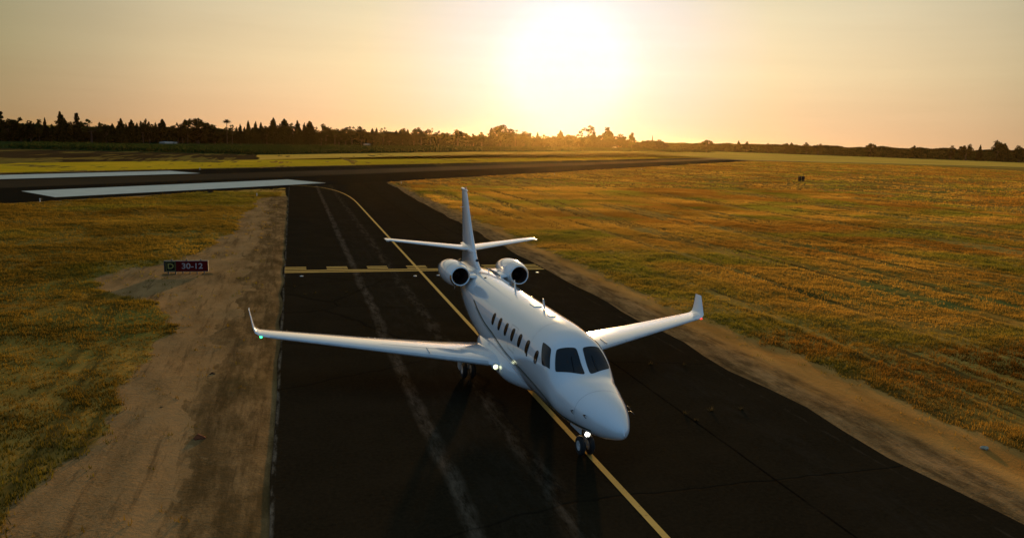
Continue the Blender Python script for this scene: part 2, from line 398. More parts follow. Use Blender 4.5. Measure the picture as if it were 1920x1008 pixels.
# paint
def paint(name, col, wear_lo=.30, wear_hi=.42):
    m = Mat(name)
    w = m.ramp(m.noise(3.5, 6, .8), [(wear_lo, 1.), (wear_hi, 0.)])
    c = m.mix(m.ramp(m.noise(.6, 4, .6), [(.3, 0.), (.7, .35)]), col, tuple(k*.55 for k in col))
    m.set(col=m.mix(m.math('MULTIPLY', w, .8), c, (.03, .024, .016)), rough=.8, spec=.0); return m.m
yellow = paint('yellow pavement paint', (.70, .43, .11)); white = paint('white pavement paint', (.52, .55, .45), .25, .36)
def strip(name, line, w, z, mat):
    v = []; f = []
    for i, p in enumerate(line):
        a = Vector(line[max(i-1, 0)]); b = Vector(line[min(i+1, len(line)-1)]); d = (b - a).normalized(); n = Vector((-d.y, d.x))
        v += [(p[0] + n.x*w/2, p[1] + n.y*w/2, z), (p[0] - n.x*w/2, p[1] - n.y*w/2, z)]
        if i: f.append((2*i-1, 2*i-2, 2*i, 2*i+1))
    return setting(mesh_obj(name, v, f, mat))
centre = [(0, y) for y in range(-60, 92, 4)] + arc((0.0, 92), (.1, 113), (-3.3, 120.6), 14) + arc((-3.3, 120.6), (-9, 131), (-22, 122), 14)
strip('taxiway_centre_line', centre, .17, .011, yellow)
mb = MB()
HY = 46.0
for y in (HY, HY + .55): mb.add([(-7.95, y, .0125), (8.0, y, .0125), (8.0, y + .3, .0125), (-7.95, y + .3, .0125)], [(0, 1, 2, 3)])
for y in (HY + 1.15, HY + 1.7):
    x = -7.95
    while x < 7.9:
        e = min(x + 1.25, 8.0); mb.add([(x, y, .0125), (e, y, .0125), (e, y + .3, .0125), (x, y + .3, .0125)], [(0, 1, 2, 3)]); x += 2.45
setting(mb.build('hold_line_marking', yellow))
for (a0, a1, a2, a3, b0, b1) in ((-60.2, -13.6, -11.9, -57.9, 3.1, 13.0), (-60.2, -11.4, -10.5, -57.9, 34.4, 43.6)):
    sheet('runway_aiming_marking', [run_xy(a0, b0), run_xy(a1, b0), run_xy(a2, b1), run_xy(a3, b1)], .016, white)

# fields beyond the runway
def field(name, c1, c2, sc=.05, st=(1, 1, 1), c3=None):
    m = Mat(name)
    col = m.mix(m.ramp(m.noise(sc, 5, .6, st), [(.35, 0.), (.65, 1.)]), c1, c2)
    if c3: col = m.mix(m.ramp(m.noise(sc*6, 5, .7, st), [(.45, 0.), (.7, .8)]), col, c3)
    m.set(col=col, rough=.95, spec=.0); m.bump(m.noise(1.2, 5, .7), .8, .3); return m.m
verge_m = field('olive mown verge', (.50, .32, .012), (.66, .40, .02), .03, (1, 1, 1), (.36, .28, .015))
tan_m = field('tan stubble', (.62, .35, .045), (.80, .47, .07), .02)
brown_m = field('dark ploughed field', (.035, .020, .008), (.07, .040, .014), .06, (1, .4, 1), (.08, .05, .018))
crop_m = field('dark green crop', (.020, .034, .008), (.034, .050, .012), .04, (1, 1, 1), (.050, .062, .014))
far = [(-420, -60), (-63, 178), (-17, 233), (87, 395), (280, 640), (462, 850), (900, 1290)]
sheet('mown_verge', [run_xy(-500, 48.5), run_xy(430, 48.5), run_xy(980, 40)] + [(1100, 1240)] + far[::-1], .05, verge_m, .8, 12)
sheet('stubble_field', [(-17, 233.5), (87, 396), (280, 641), (462, 851), (900, 1291), (1300, 1500), (700, 1010), (386, 842), (106, 479), (-19, 282)], .06, tan_m, .8, 14)
sheet('stubble_field', [(300, 470), (600, 520), (1300, 760), (1250, 860), (1147, 945), (1040, 1060), (920, 1165), (800, 1250), (718, 1300), (560, 1180), (470, 860), (290, 640)], .068, tan_m, .8, 14)
sheet('ploughed_field', [(-420, -59), (-63, 179), (-17.3, 234), (-19.5, 282), (-95, 277), (-500, 40)], .055, brown_m, 1.0, 10)
sheet('crop_field', [(-900, 60), (-500, 80), (-95, 277.5), (-19, 282.5), (106, 480), (386, 843), (700, 1011), (1300, 1501), (1000, 1900), (300, 1300), (-100, 700), (-600, 420)], .065, crop_m, 1.2, 14)
strip('perimeter_track', [run_xy(405, 30), (338, 474), (361, 469), (430, 473), (553, 484), (900, 560), (1700, 700)], 5.0, .07, plain('track asphalt', (.022, .018, .012), .9))
strip('green_verge', [(300, 425), (361, 455), (553, 462), (900, 530)], 16.0, .062, verge_m)

# grass tufts
def tufts(name, n, xr, yr, seed, near=1.0, hs=1.0, ws=1.0, thin=.36, floor_=.35):
    r = np.random.default_rng(seed)
    x = r.uniform(*xr, n); y = yr[0] + (yr[1] - yr[0])*r.random(n)**1.35
    c = cover(x, y); cl = fbm(x, y, 2.2, 9, 3)
    keep = (c > .45) & (r.random(n) < np.clip((cl - thin)*6, floor_, 1)) 
    # strays on the soil
    if xr[0] > 0: keep &= r.random(n) < np.clip((fbm(x, y*.05, 1.3, 14, 3) - .40)*9, .06, 1)
    keep &= run_ab(x, y)[1] < -1.5
    keep |= (run_ab(x, y)[1] < -1) & (c < .5) & (taxi_dist(x, y) > 1.0) & (r.random(n) < .012)
    x, y = x[keep], y[keep]; k = len(x)
    z = relief(x, y)
    B = 6
    yaw = r.uniform(0, 2*np.pi, (k, B)); h = hs*(r.uniform(.07, .15, (k, 1))*(.6 + .9*fbm(x, y, 5, 12, 2))[:, None])*r.uniform(.6, 1.1, (k, B))
    lean = r.uniform(.1, .9, (k, B)); w = ws*r.uniform(.007, .017, (k, B))*(1 + y[:, None]/45)
    ox = r.normal(0, .09*ws, (k, B)); oy = r.normal(0, .09*ws, (k, B))
    bx = x[:, None] + ox; by = y[:, None] + oy; cx, sx = np.cos(yaw), np.sin(yaw)
    p = np.zeros((k, B, 3, 3), np.float32)
    p[:, :, 0] = np.stack([bx - sx*w, by + cx*w, np.broadcast_to(z[:, None] - .02, bx.shape)], -1)
    p[:, :, 1] = np.stack([bx + sx*w, by - cx*w, np.broadcast_to(z[:, None] - .02, bx.shape)], -1)
    p[:, :, 2] = np.stack([bx + cx*h*lean, by + sx*h*lean, z[:, None] + h], -1)
    big = fbm(x, y, 14, 3, 4); gm = fbm(x, y*1.4, 10, 21, 4)
    a = np.array([.62, .335, .046]); b_ = np.array([.45, .21, .028]); g_ = np.array([.34, .275, .030])
    t1 = np.clip((big - .42)*7, 0, 1)[:, None]; t2 = np.clip((gm - (.50 if xr[0] > 0 else .44))*5, 0, 1)[:, None]
    colr = a*(1 - t1) + b_*t1; colr = colr*(1 - t2) + g_*t2
    shade = np.where(x < 0, np.interp(y, [10, 40, 80], [.34, .42, .60]), np.interp(y, [10, 22, 45, 90], [.40, .55, .82, 1.1]))  # painted shade: blades coloured darker towards the camera, standing in for weaker backlight
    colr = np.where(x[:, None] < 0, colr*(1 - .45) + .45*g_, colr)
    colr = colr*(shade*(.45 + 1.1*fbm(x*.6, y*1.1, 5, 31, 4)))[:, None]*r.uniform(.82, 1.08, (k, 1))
    colv = np.repeat(np.concatenate([colr, np.ones((k, 1))], 1), B*3, axis=0)
    V = p.reshape(-1, 3); F = np.arange(len(V)).reshape(-1, 3)
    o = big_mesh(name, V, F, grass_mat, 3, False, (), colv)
    return setting(o, 'stuff')
gm_ = bpy.data.materials.new('dry grass blades'); gm_.use_nodes = True
gn, gl_ = gm_.node_tree.nodes, gm_.node_tree.links; gn.clear()
ga = gn.new('ShaderNodeAttribute'); ga.attribute_name = 'tint'
gd = gn.new('ShaderNodeBsdfDiffuse'); gt = gn.new('ShaderNodeBsdfTranslucent'); gx_ = gn.new('ShaderNodeMixShader'); go = gn.new('ShaderNodeOutputMaterial')
gl_.new(ga.outputs['Color'], gd.inputs[0]); gl_.new(ga.outputs['Color'], gt.inputs[0]); gx_.inputs[0].default_value = .55
gl_.new(gd.outputs[0], gx_.inputs[1]); gl_.new(gt.outputs[0], gx_.inputs[2]); gl_.new(gx_.outputs[0], go.inputs[0])
grass_mat = gm_
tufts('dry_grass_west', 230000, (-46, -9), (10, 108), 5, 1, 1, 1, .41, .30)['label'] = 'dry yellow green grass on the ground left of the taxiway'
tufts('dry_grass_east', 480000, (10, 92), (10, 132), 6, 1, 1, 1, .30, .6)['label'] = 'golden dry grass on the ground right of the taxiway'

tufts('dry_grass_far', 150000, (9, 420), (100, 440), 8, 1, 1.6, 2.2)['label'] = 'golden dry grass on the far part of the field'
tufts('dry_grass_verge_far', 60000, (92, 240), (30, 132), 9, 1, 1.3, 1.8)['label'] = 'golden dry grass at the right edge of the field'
# ---------------------------------------------------------------- the business jet
white_paint = Mat('glossy white aircraft paint')
white_paint.set(col=(.80, .80, .78), rough=white_paint.ramp(white_paint.noise(1.5, 5), [(.3, .11), (.7, .17)]), spec=.5, coat=1.0, coatr=.03)
WP = white_paint.m
grey_paint = plain('pale grey aircraft paint', (.55, .55, .53), .3, 0, .5, .3)
glass = Mat('dark cockpit glass'); glass.set(col=(.006, .008, .010), rough=.06, spec=.35, coat=.0); glass = glass.m
cabin_glass = Mat('dark cabin glass'); cabin_glass.set(col=(.006, .006, .006), rough=.12, spec=.3); cabin_glass = cabin_glass.m
seal = plain('dark window seal', (.02, .02, .02), .7, 0, .2)
metal = plain('polished aluminium', (.75, .74, .72), .22, 1, .5, 0)
dark_metal = plain('dark heat stained metal', (.06, .05, .045), .45, .8)
duct = plain('dark intake duct', (.045, .022, .018), .5)
rubber = plain('black tyre rubber', (.012, .012, .012), .75)
olive = plain('olive gold stripe paint', (.045, .05, .016), .4, 0, .3, .1)
jet = tag(empty('business_jet', (-0.07, 15.433, 0), 0.02795), 'white twin engine business jet with upturned wingtips, rolling along the yellow taxiway line', 'airplane')

# fuselage shell
ss = np.unique(np.concatenate([.12 + np.array([0, .012, .03, .055, .09, .14, .2]), np.linspace(.4, 4.4, 62), np.linspace(4.5, 16.5, 90)]))
NT = 72
V = []; F = []
for s_ in ss:
    for k in range(NT): V.append(surf(s_, 2*math.pi*k/NT - math.pi))
for i in range(len(ss)-1):
    for k in range(NT): F.append((i*NT + k, i*NT + (k+1) % NT, (i+1)*NT + (k+1) % NT, (i+1)*NT + k))
F.append(tuple(range(NT))[::-1]); F.append(tuple((len(ss)-1)*NT + k for k in range(NT)))
fus = mesh_obj('fuselage', V, F, WP, jet, True)

def pn(s_, t, off): return surf(s_, t) + surfn(s_, t)*off
def patch(name, poly, mat, off, parent, nu=14, nv=12, depth=.02, frame=None, fname='frame', fw=.035, fmat=None):
    """poly: four corners (s, t) in order, laid on the skin and given thickness; the corners are rounded"""
    c = [np.array(q, float) for q in poly]
    def bil(u, v): return (1-u)*(1-v)*c[0] + u*(1-v)*c[1] + u*v*c[2] + (1-u)*v*c[3]
    def sq(u, v, r=.16):
        # squeeze the corner of the unit square to a rounded corner
        x, y = 2*u - 1, 2*v - 1
        m = max(abs(x), abs(y)); 
        if m < 1e-9: return u, v
        n = 12.0; l = (abs(x)**n + abs(y)**n)**(1/n); k = m/l
        return (x*k + 1)/2, (y*k + 1)/2
    V = []; F = []
    for j in range(nv+1):
        for i in range(nu+1):
            u, v = sq(i/nu, j/nv); q = bil(u, v); V.append(pn(q[0], q[1], off))
    for j in range(nv):
        for i in range(nu): a = j*(nu+1) + i; F.append((a, a+1, a+nu+2, a+nu+1))
    o = mesh_obj(name, V, F, mat, parent, True)
    if frame:
        rim = [(i/nu, 0) for i in range(nu)] + [(1, j/nv) for j in range(nv)] + [(1 - i/nu, 1) for i in range(nu)] + [(0, 1 - j/nv) for j in range(nv)]
        ctr = pn(*bil(.5, .5), 0); V = []; F = []; n = len(rim)
        for (u0, v0) in rim:
            u, v = sq(u0, v0); q = bil(u, v); p = pn(q[0], q[1], off - .002); d = p - ctr; d /= np.linalg.norm(d); nn = surfn(*q)
            d = d - nn*(d @ nn); d /= np.linalg.norm(d)
            V += [p - d*.004 + nn*.006, p + d*fw*.6 + nn*.008, p + d*fw - nn*off*1.4]
        for i in range(n):
            a, b = 3*i, 3*((i+1) % n); F += [(a, a+1, b+1, b), (a+1, a+2, b+2, b+1)]
        mesh_obj(fname, V, F, fmat or frame, o, True)
    return o
for sg in (-1, 1):
    w = patch('windshield', [(3.16, sg*.58), (3.06, sg*.052), (2.405, sg*.048), (2.76, sg*.90)], glass, .008, jet, 16, 14, frame=seal, fname='window_seal', fw=.018)
    w = patch('side_window', [(3.80, sg*.83), (3.30, sg*.76), (2.94, sg*1.10), (3.30, sg*1.29)], glass, .008, jet, 14, 12, frame=seal, fname='window_seal', fw=.018)

def oval(name, s0, t0, hs, ht, mat, parent, off=.007, seal_w=.012, tag_seal=True):
    V = [pn(s0, t0, off)]; n = 28
    R_ = [(hs*math.copysign(abs(math.cos(a))**.8, math.cos(a)), ht*math.copysign(abs(math.sin(a))**.8, math.sin(a))) for a in [2*math.pi*k/n for k in range(n)]]
    for q in (.5, 1.0):
        V += [pn(s0 + q*a, t0 + q*b, off) for a, b in R_]
    F = [(0, 1 + (k+1) % n, 1 + k) for k in range(n)] + [(1+k, 1+(k+1) % n, 1+n+(k+1) % n, 1+n+k) for k in range(n)]
    o = mesh_obj(name, V, F, mat, parent, True)
    if tag_seal:
        V = []; F = []
        for k, (a, b) in enumerate(R_):
            g = 1 + seal_w/hs; h = 1 + seal_w/(ht*.97)
            V += [pn(s0 + a, t0 + b, off + .004), pn(s0 + a*(1+g)/2, t0 + b*(1+h)/2, off + .008), pn(s0 + a*g, t0 + b*h, -.002)]
        for k in range(n):
            a, b = 3*k, 3*((k+1) % n); F += [(a, a+1, b+1, b), (a+1, a+2, b+2, b+1)]
        mesh_obj('window_rim', V, F, metal if False else seal, o, True)
    return o
for sg in (-1, 1):
    for s0 in (8.0, 7.3, 6.62, 5.95, 5.27, 4.58): oval('cabin_window', s0, sg*1.235, .112, .168, cabin_glass, jet)
# door on the far side and emergency exit outlines as thin raised seams
def seam(name, pts, w, mat, parent, off=.004):
    V = []; F = []
    for i, (a, b) in enumerate(pts):
        p = pn(a, b, off); q = pts[min(i+1, len(pts)-1)]; r = pts[max(i-1, 0)]
        d = surf(*q) - surf(*r); d /= (np.linalg.norm(d) + 1e-9); n = surfn(a, b); t = np.cross(d, n)
        V += [p + t*w/2, p - t*w/2]
        if i: F.append((2*i-2, 2*i-1, 2*i+1, 2*i))
    return mesh_obj(name, V, F, mat, parent, True)
def rect_pts(s0, s1, t0, t1, n=8):
    return [(s0 + (s1-s0)*k/n, t0) for k in range(n)] + [(s1, t0 + (t1-t0)*k/n) for k in range(n)] + [(s1 + (s0-s1)*k/n, t1) for k in range(n)] + [(s0, t1 + (t0-t1)*k/n) for k in range(n+1)]
seam_m = plain('panel seam', (.22, .22, .21), .5)
seam('cabin_door', rect_pts(3.75, 4.35, 1.0, 2.2), .012, seam_m, jet, .003)
seam('emergency_exit', rect_pts(5.65, 6.25, -1.0, -1.62), .010, seam_m, jet, .003)
o = oval('cabin_window', 3.80, -1.27, .10, .16, cabin_glass, jet)
o = oval('door_window', 4.05, 1.25, .10, .16, cabin_glass, jet)
for sg in (-1, 1):
    path = [(10.6, 1.20), (9.8, 1.36), (8.93, 1.52), (7.9, 1.61), (7.0, 1.74), (6.43, 1.80), (5.9, 1.83), (4.99, 1.88), (4.08, 1.96), (3.2, 2.05), (2.4, 2.12), (1.6, 2.14), (1.0, 2.10)]
    ps = pchip([q[0] for q in path][::-1], [q[1] for q in path][::-1])
    seam('side_stripe', [(x, sg*ps(x)) for x in np.linspace(1.0, 10.6, 70)], .055, olive, jet, .004)
    seam('pinstripe', [(x, sg*(ps(x) + .06)) for x in np.linspace(1.3, 10.2, 60)], .018, olive, jet, .004)
for s_, a0, a1 in ((1.55, -3.0, 3.0), (4.45, -1.1, 1.1), (11.2, -1.8, 1.8)):
    seam('panel_joint', [(s_, t) for t in np.linspace(a0, a1, 50)], .006, seam_m, jet, .0025)
o = seam('access_panel', rect_pts(9.6, 11.6, .12, .42), .010, seam_m, jet, .003)

# aerofoil lofts
def foil(n=14, t=.12, camber=.01):
    xs = [.5*(1 - math.cos(math.pi*k/n)) for k in range(n+1)]
    yt = [5*t*(.2969*math.sqrt(x) - .126*x - .3516*x*x + .2843*x**3 - .1036*x**4) for x in xs]
    up = [(x, y + camber*4*x*(1-x)) for x, y in zip(xs, yt)]; lo = [(x, -y + camber*4*x*(1-x)) for x, y in zip(xs, yt)]
    return up[::-1] + lo[1:-1]
def loft_wing(name, secs, mat, parent, n=14, sub=6):
    """secs: (leading edge point, chord, thickness ratio, up direction angle from z in the x-z plane); smooth spanwise"""
    out = []
    for i in range(len(secs)-1):
        for k in range(sub if i < len(secs)-1 else 1):
            t = k/sub; a, b = secs[i], secs[i+1]
            out.append((Vector(a[0]).lerp(Vector(b[0]), t), a[1] + (b[1]-a[1])*t, a[2] + (b[2]-a[2])*t, a[3] + (b[3]-a[3])*t))
    a = secs[-1]; out.append((Vector(a[0]), *a[1:]))
    V = []; F = []
    for le, ch, th, an in out:
        fo = foil(n, th); up = Vector((math.sin(an), 0, math.cos(an)))
        V += [le + Vector((0, 1, 0))*x*ch + up*y*ch for x, y in fo]
    m_ = len(foil(n, .1))
    F = [(i*m_ + k, i*m_ + (k+1) % m_, (i+1)*m_ + (k+1) % m_, (i+1)*m_ + k) for i in range(len(out)-1) for k in range(m_)]
    F += [tuple(range(m_))[::-1], tuple((len(out)-1)*m_ + k for k in range(m_))]
    return autosmooth(mesh_obj(name, V, F, mat, parent), 50)
def wing_z(x): return 1.16 + (abs(x) - .9)*.052
for sg in (-1, 1):
    wsec = [((sg*.55, 6.55, 1.14), 3.15, .11, 0), ((sg*1.15, 6.90, 1.17), 2.75, .11, 0), ((sg*2.3, 7.45, 1.235), 2.25, .11, 0), ((sg*4.75, 8.60, 1.37), 1.62, .11, 0), ((sg*7.9, 10.12, 1.53), 1.02, .11, 0)]
    wing = loft_wing('wing', wsec, WP, jet)
    # winglet, blended out of the tip
    loft_wing('winglet', [((sg*7.9, 10.12, 1.53), 1.02, .11, 0), ((sg*8.16, 10.26, 1.55), .96, .10, -sg*.15), ((sg*8.30, 10.40, 1.62), .88, .09, -sg*.8), ((sg*8.36, 10.55, 1.74), .76, .08, -sg*1.3), ((sg*8.50, 11.00, 2.26), .42, .08, -sg*1.35)], WP, wing, 10, 4)
    # leading edge de-ice boot line, flap and aileron gaps
    mb = MB()
    for x0, x1, fr in ((1.3, 4.5, .74), (4.7, 7.5, .76)):
        def wpt(x, fr, up=.0):
            xs_ = [abs(q[0][0]) for q in wsec]; le = np.interp(x, xs_, [q[0][1] for q in wsec]); ch = np.interp(x, xs_, [q[1] for q in wsec]); z = np.interp(x, xs_, [q[0][2] for q in wsec])
            t = 5*.11*(.2969*math.sqrt(fr) - .126*fr - .3516*fr*fr + .2843*fr**3 - .1036*fr**4) + .01*4*fr*(1-fr)
            return Vector((sg*x, le + ch*fr, z + t*ch + up))
        a, b = wpt(x0, fr, .003), wpt(x1, fr, .003); d = Vector((0, .02, 0))
        mb.add([a, b, b + d, a + d], [(0, 1, 2, 3)])
        for x in (x0, x1):
            p = [wpt(x, fr + (1-fr)*k/5*.97, .003) for k in range(6)]; e = Vector((.018, 0, 0))
            for q, r_ in zip(p, p[1:]): mb.add([q, q + e, r_ + e, r_], [(0, 1, 2, 3)])
    mb.build('control_surface_gap', seam_m, wing)
    # metal leading edge
    edge_v = []; edge_f = []; fo = [(0.035, .030), (.014, .0205), (.003, .0095), (0, 0), (.003, -.0095), (.014, -.019), (.035, -.026)]
    for i, x in enumerate(np.linspace(1.35, 7.85, 24)):
        xs_ = [abs(q[0][0]) for q in wsec]; le = np.interp(x, xs_, [q[0][1] for q in wsec]); ch = np.interp(x, xs_, [q[1] for q in wsec]); z = np.interp(x, xs_, [q[0][2] for q in wsec])
        for a, b in fo: edge_v.append((sg*x, le - .004 + a*ch, z + b*ch*1.14))
        if i:
            for k in range(6): edge_f.append(((i-1)*7 + k, (i-1)*7 + k + 1, i*7 + k + 1, i*7 + k))
    mesh_obj('leading_edge', edge_v, edge_f, metal if False else grey_paint, wing, True)
    # vortex fences
    for x in (3.05,):
        p = wpt(x, .02); q = wpt(x, .30)
        MB().box(((p.x+q.x)/2, (p.y+q.y)/2, (p.z+q.z)/2 + .04), (.012, (q.y-p.y), .06)).build('wing_fence', grey_paint, wing)
    nav = lamp_mat('green navigation lamp' if sg < 0 else 'red navigation lamp', (.03, 1.0, .22) if sg < 0 else (1.0, .05, .03), 6.0 if sg < 0 else 2.0)
    MB().lathe([(-.10, .004), (-.085, .022), (-.05, .038), (0, .045), (.12, .040), (.2, .01)], (sg*8.12, 10.30, 1.515), (0, 1, 0), 14).build('navigation_light', nav, wing, True)
    MB().tube([(sg*7.3, 10.85, 1.50), (sg*7.3, 11.15, 1.49)], .006, 6).build('static_wick', dark_metal, wing)
# belly fairing
fs = pchip([4.95, 5.3, 5.9, 6.8, 8.6, 9.8, 10.8, 11.6], [.02, .46, .80, 1.06, 1.10, .98, .62, .02])
fz = pchip([4.95, 5.3, 5.9, 6.8, 8.6, 9.8, 10.8, 11.6], [.98, .76, .62, .55, .55, .60, .78, 1.05])
V = []; F = []; n = 32; sl = np.linspace(4.95, 11.6, 46)
for s_ in sl:
    w = fs(s_); zb = fz(s_); zt = 1.62 - .25*abs((s_ - 8.0)/3.3)**2
    for k in range(n):
        a = 2*math.pi*k/n; ca, sa = math.cos(a), math.sin(a)
        V.append((w*math.copysign(abs(ca)**.7, ca), s_, (zt+zb)/2 + (zt-zb)/2*math.copysign(abs(sa)**.9, sa)))
for i in range(len(sl)-1):
    for k in range(n): F.append((i*n + k, i*n + (k+1) % n, (i+1)*n + (k+1) % n, (i+1)*n + k))
mesh_obj('belly_fairing', V, F, WP, jet, True)
for sg in (-1, 1):
    lm = lamp_mat('landing lamp glass', (.95, 1.0, .62), 3.5)
    MB().lathe([(-.05, .001), (-.045, .04), (-.02, .06), (0, .068)], (sg*1.16, 6.88, 1.12), (sg*-.0, 1, 0), 20).build('landing_light', lm, jet, True)
    MB().lathe([(-.055, .088), (-.06, .1), (0, .105), (.12, .10)], (sg*1.16, 6.90, 1.12), (0, 1, 0), 20).build('light_bezel', grey_paint, jet, True)

# fin with rudder, bullet, tailplane
fin_m = WP
def fin_sec(z, le, te, th): return (z, le, te, th)
fsec = [(2.80, 12.6, 16.25, .045), (3.05, 13.15, 16.2, .075), (3.35, 13.75, 16.2, .095), (3.7, 14.10, 16.22, .10), (4.4, 14.65, 16.3, .10), (5.2, 15.20, 16.42, .10), (5.85, 15.62, 16.52, .10), (5.97, 15.80, 16.50, .07)]
V = []; F = []; fo = foil(14, .1, 0); m_ = len(fo)
for z, le, te, th in fsec:
    ch = te - le
    V += [(y/.1*th*ch, le + x*ch, z) for x, y in fo]
for i in range(len(fsec)-1):
    for k in range(m_): F.append((i*m_ + k, i*m_ + (k+1) % m_, (i+1)*m_ + (k+1) % m_, (i+1)*m_ + k))
F += [tuple(range(m_)), tuple((len(fsec)-1)*m_ + k for k in range(m_))]
fin = autosmooth(mesh_obj('tail_fin', V, F, WP, jet), 40)
mb = MB()
for sg in (-1, 1):
    pts = []
    for z in np.linspace(4.05, 5.8, 8):
        le = np.interp(z, [q[0] for q in fsec], [q[1] for q in fsec]); te = np.interp(z, [q[0] for q in fsec], [q[2] for q in fsec]); ch = te - le; x = .70
        y = 5*.1*(.2969*math.sqrt(x) - .126*x - .3516*x*x + .2843*x**3 - .1036*x**4)*ch
        pts.append(Vector((sg*(y + .003), le + x*ch, z)))
    for a, b in zip(pts, pts[1:]): mb.add([a, a + Vector((-sg*.0035, .022, 0)), b + Vector((-sg*.0035, .022, 0)), b], [(0, 1, 2, 3)])
mb.build('rudder_gap', seam_m, fin)
MB().lathe([(-.5, .004), (-.4, .03), (-.2, .05), (.2, .055), (.5, .05), (.62, .01)], (0, 16.0, 5.98), (0, 1, 0.05), 14).build('beacon_fairing', WP, fin, True)
MB().lathe([(0, .045), (.05, .04), (.085, .02), (.09, .002)], (0, 15.85, 6.02), (0, 0, 1), 14).build('beacon_lamp', plain('frosted beacon glass', (.55, .25, .18), .25), fin, True)
mb = MB(); mb.tube([(-.20, 15.92, 5.27), (-.12, 15.86, 5.27), (.12, 15.86, 5.27), (.20, 15.92, 5.27)], .013, 8); mb.build('navigation_antenna', grey_paint, fin, True)
MB().lathe([(-.02, .05), (0, .05)], (0, 14.13, 3.75), (0, 1, 0), 12)
MB().lathe([(-.03, .001), (-.025, .055), (.03, .062), (.12, .05)], (.0, 13.72, 3.36), (0, 1, -.4), 16).build('ram_air_inlet', dark_metal, fin, True)
MB().lathe([(-.012, .001), (-.01, .045), (.01, .045)], (.085, 14.2, 3.60), (1, -.6, 0), 16).build('logo_light', dark_metal, fin, True)
for sg in (-1, 1):
    st = loft_wing('tailplane', [((sg*.02, 14.55, 3.66), 1.62, .09, 0), ((sg*.4, 14.72, 3.675), 1.50, .09, 0), ((sg*3.18, 16.06, 3.86), .78, .09, 0), ((sg*3.26, 16.18, 3.863), .64, .06, 0)], WP, jet, 12, 6)
    mb = MB()
    for x in (.5, 3.05): pass
    a = Vector((sg*.45, 14.73 + 1.48*.68, 3.678 + .055)); b = Vector((sg*3.1, 16.04 + .79*.68, 3.858 + .030)); d = Vector((0, .02, -.001))
    mb.add([a, b, b + d, a + d], [(0, 1, 2, 3)]); mb.build('elevator_gap', seam_m, st)
    MB().box((sg*3.20, 15.98, 3.865), (.10, .16, .05)).build('horn_balance', grey_paint, st)
MB().lathe([(-.85, .01), (-.7, .08), (-.35, .15), (.3, .17), (1.1, .13), (1.7, .02)], (0, 14.85, 3.64), (0, 1, .02), 20).build('tailplane_fairing', WP, fin, True)
MB().lathe([(0, .15), (.15, .13), (.3, .08)], (0, 16.4, 2.86), (0, 1, 0), 18).build('tail_cone', dark_metal, jet, True)

# engines
for sg in (-1, 1):
    c = Vector((sg*1.14, 0, 3.09))
    nac = empty('engine', (c.x, 11.78, c.z), 0, jet)
    nac.scale = (.85, .88, .85); nac.rotation_euler = (R(-1.5), 0, -sg*R(1.0))
    MB().lathe([(.10, .345), (.03, .352), (.0, .372), (-.012, .395), (.0, .418), (.03, .436), (.10, .458)], (0, 0, 0), (0, 1, 0), 48).build('intake_lip', metal, nac, True)
    body = MB().lathe([(.10, .458), (.25, .492), (.5, .530), (.85, .556), (1.2, .562), (1.6, .548), (2.0, .505), (2.35, .445), (2.62, .385), (2.62, .36), (2.2, .34)], (0, 0, 0), (0, 1, 0), 48)
    body.build('nacelle', WP, nac, True)
    for y, r_ in ((.62, .5425), (1.9, .520)):
        MB().lathe([(y - .005, r_), (y - .004, r_ + .003), (y + .004, r_ + .003), (y + .005, r_)], (0, 0, 0), (0, 1, 0), 48).build('cowling_joint', seam_m, nac, True)
    MB().lathe([(.09, .345), (.25, .335), (.5, .33), (.72, .33)], (0, 0, 0), (0, 1, 0), 40).build('intake_duct', duct, nac, True)
    mb = MB()
    for k in range(26):
        a = 2*math.pi*k/26; r0, r1 = .10, .327
        u = Vector((math.cos(a), 0, math.sin(a))); t = Vector((-math.sin(a), 0, math.cos(a))); yv = Vector((0, 1, 0))
        p = []
        for r_, tw, wd in ((r0, .5, .05), (.22, .85, .06), (r1, 1.1, .065)):
            d = t*math.sin(tw)*wd*.6 + yv*math.cos(tw)*wd
            p += [u*r_ + yv*.56 - d*.6 + t*0, u*r_ + yv*.56 + d*.6]
        mb.add(p, [(0, 1, 3, 2), (2, 3, 5, 4)])
    mb.build('fan_blades', dark_metal, nac)
    MB().lathe([(.36, .001), (.39, .035), (.45, .07), (.52, .095), (.62, .105), (.64, .33)], (0, 0, 0), (0, 1, 0), 28).build('spinner', duct, nac, True)
    MB().lathe([(2.45, .33), (2.62, .31), (2.86, .26), (2.88, .24), (2.6, .22)], (0, 0, 0), (0, 1, 0), 36).build('exhaust_nozzle', dark_metal, nac, True)
    # pylon
    V = []; F = []; fo = foil(12, .1, 0); m_ = len(fo); P = [(.45, 11.95, 2.99, 2.2, .075), (.62, 11.98, 3.0, 2.05, .08), (.86, 12.0, 3.03, 1.9, .10)]
    for x, le, z, ch, th in P: V += [(sg*x, le + q[0]*ch, z + q[1]*ch) for q in fo]
    for i in range(2):
        for k in range(m_): F.append((i*m_ + k, i*m_ + (k+1) % m_, (i+1)*m_ + (k+1) % m_, (i+1)*m_ + k))
    autosmooth(mesh_obj('pylon', V, F, WP, jet), 50)
    MB().lathe([(-.02, .001), (0, .012), (.03, .014), (.16, .004)], (sg*.0 - sg*0 + .0, .95, -.57), (0, .2, -1), 8).build('drain_mast', grey_paint, nac)

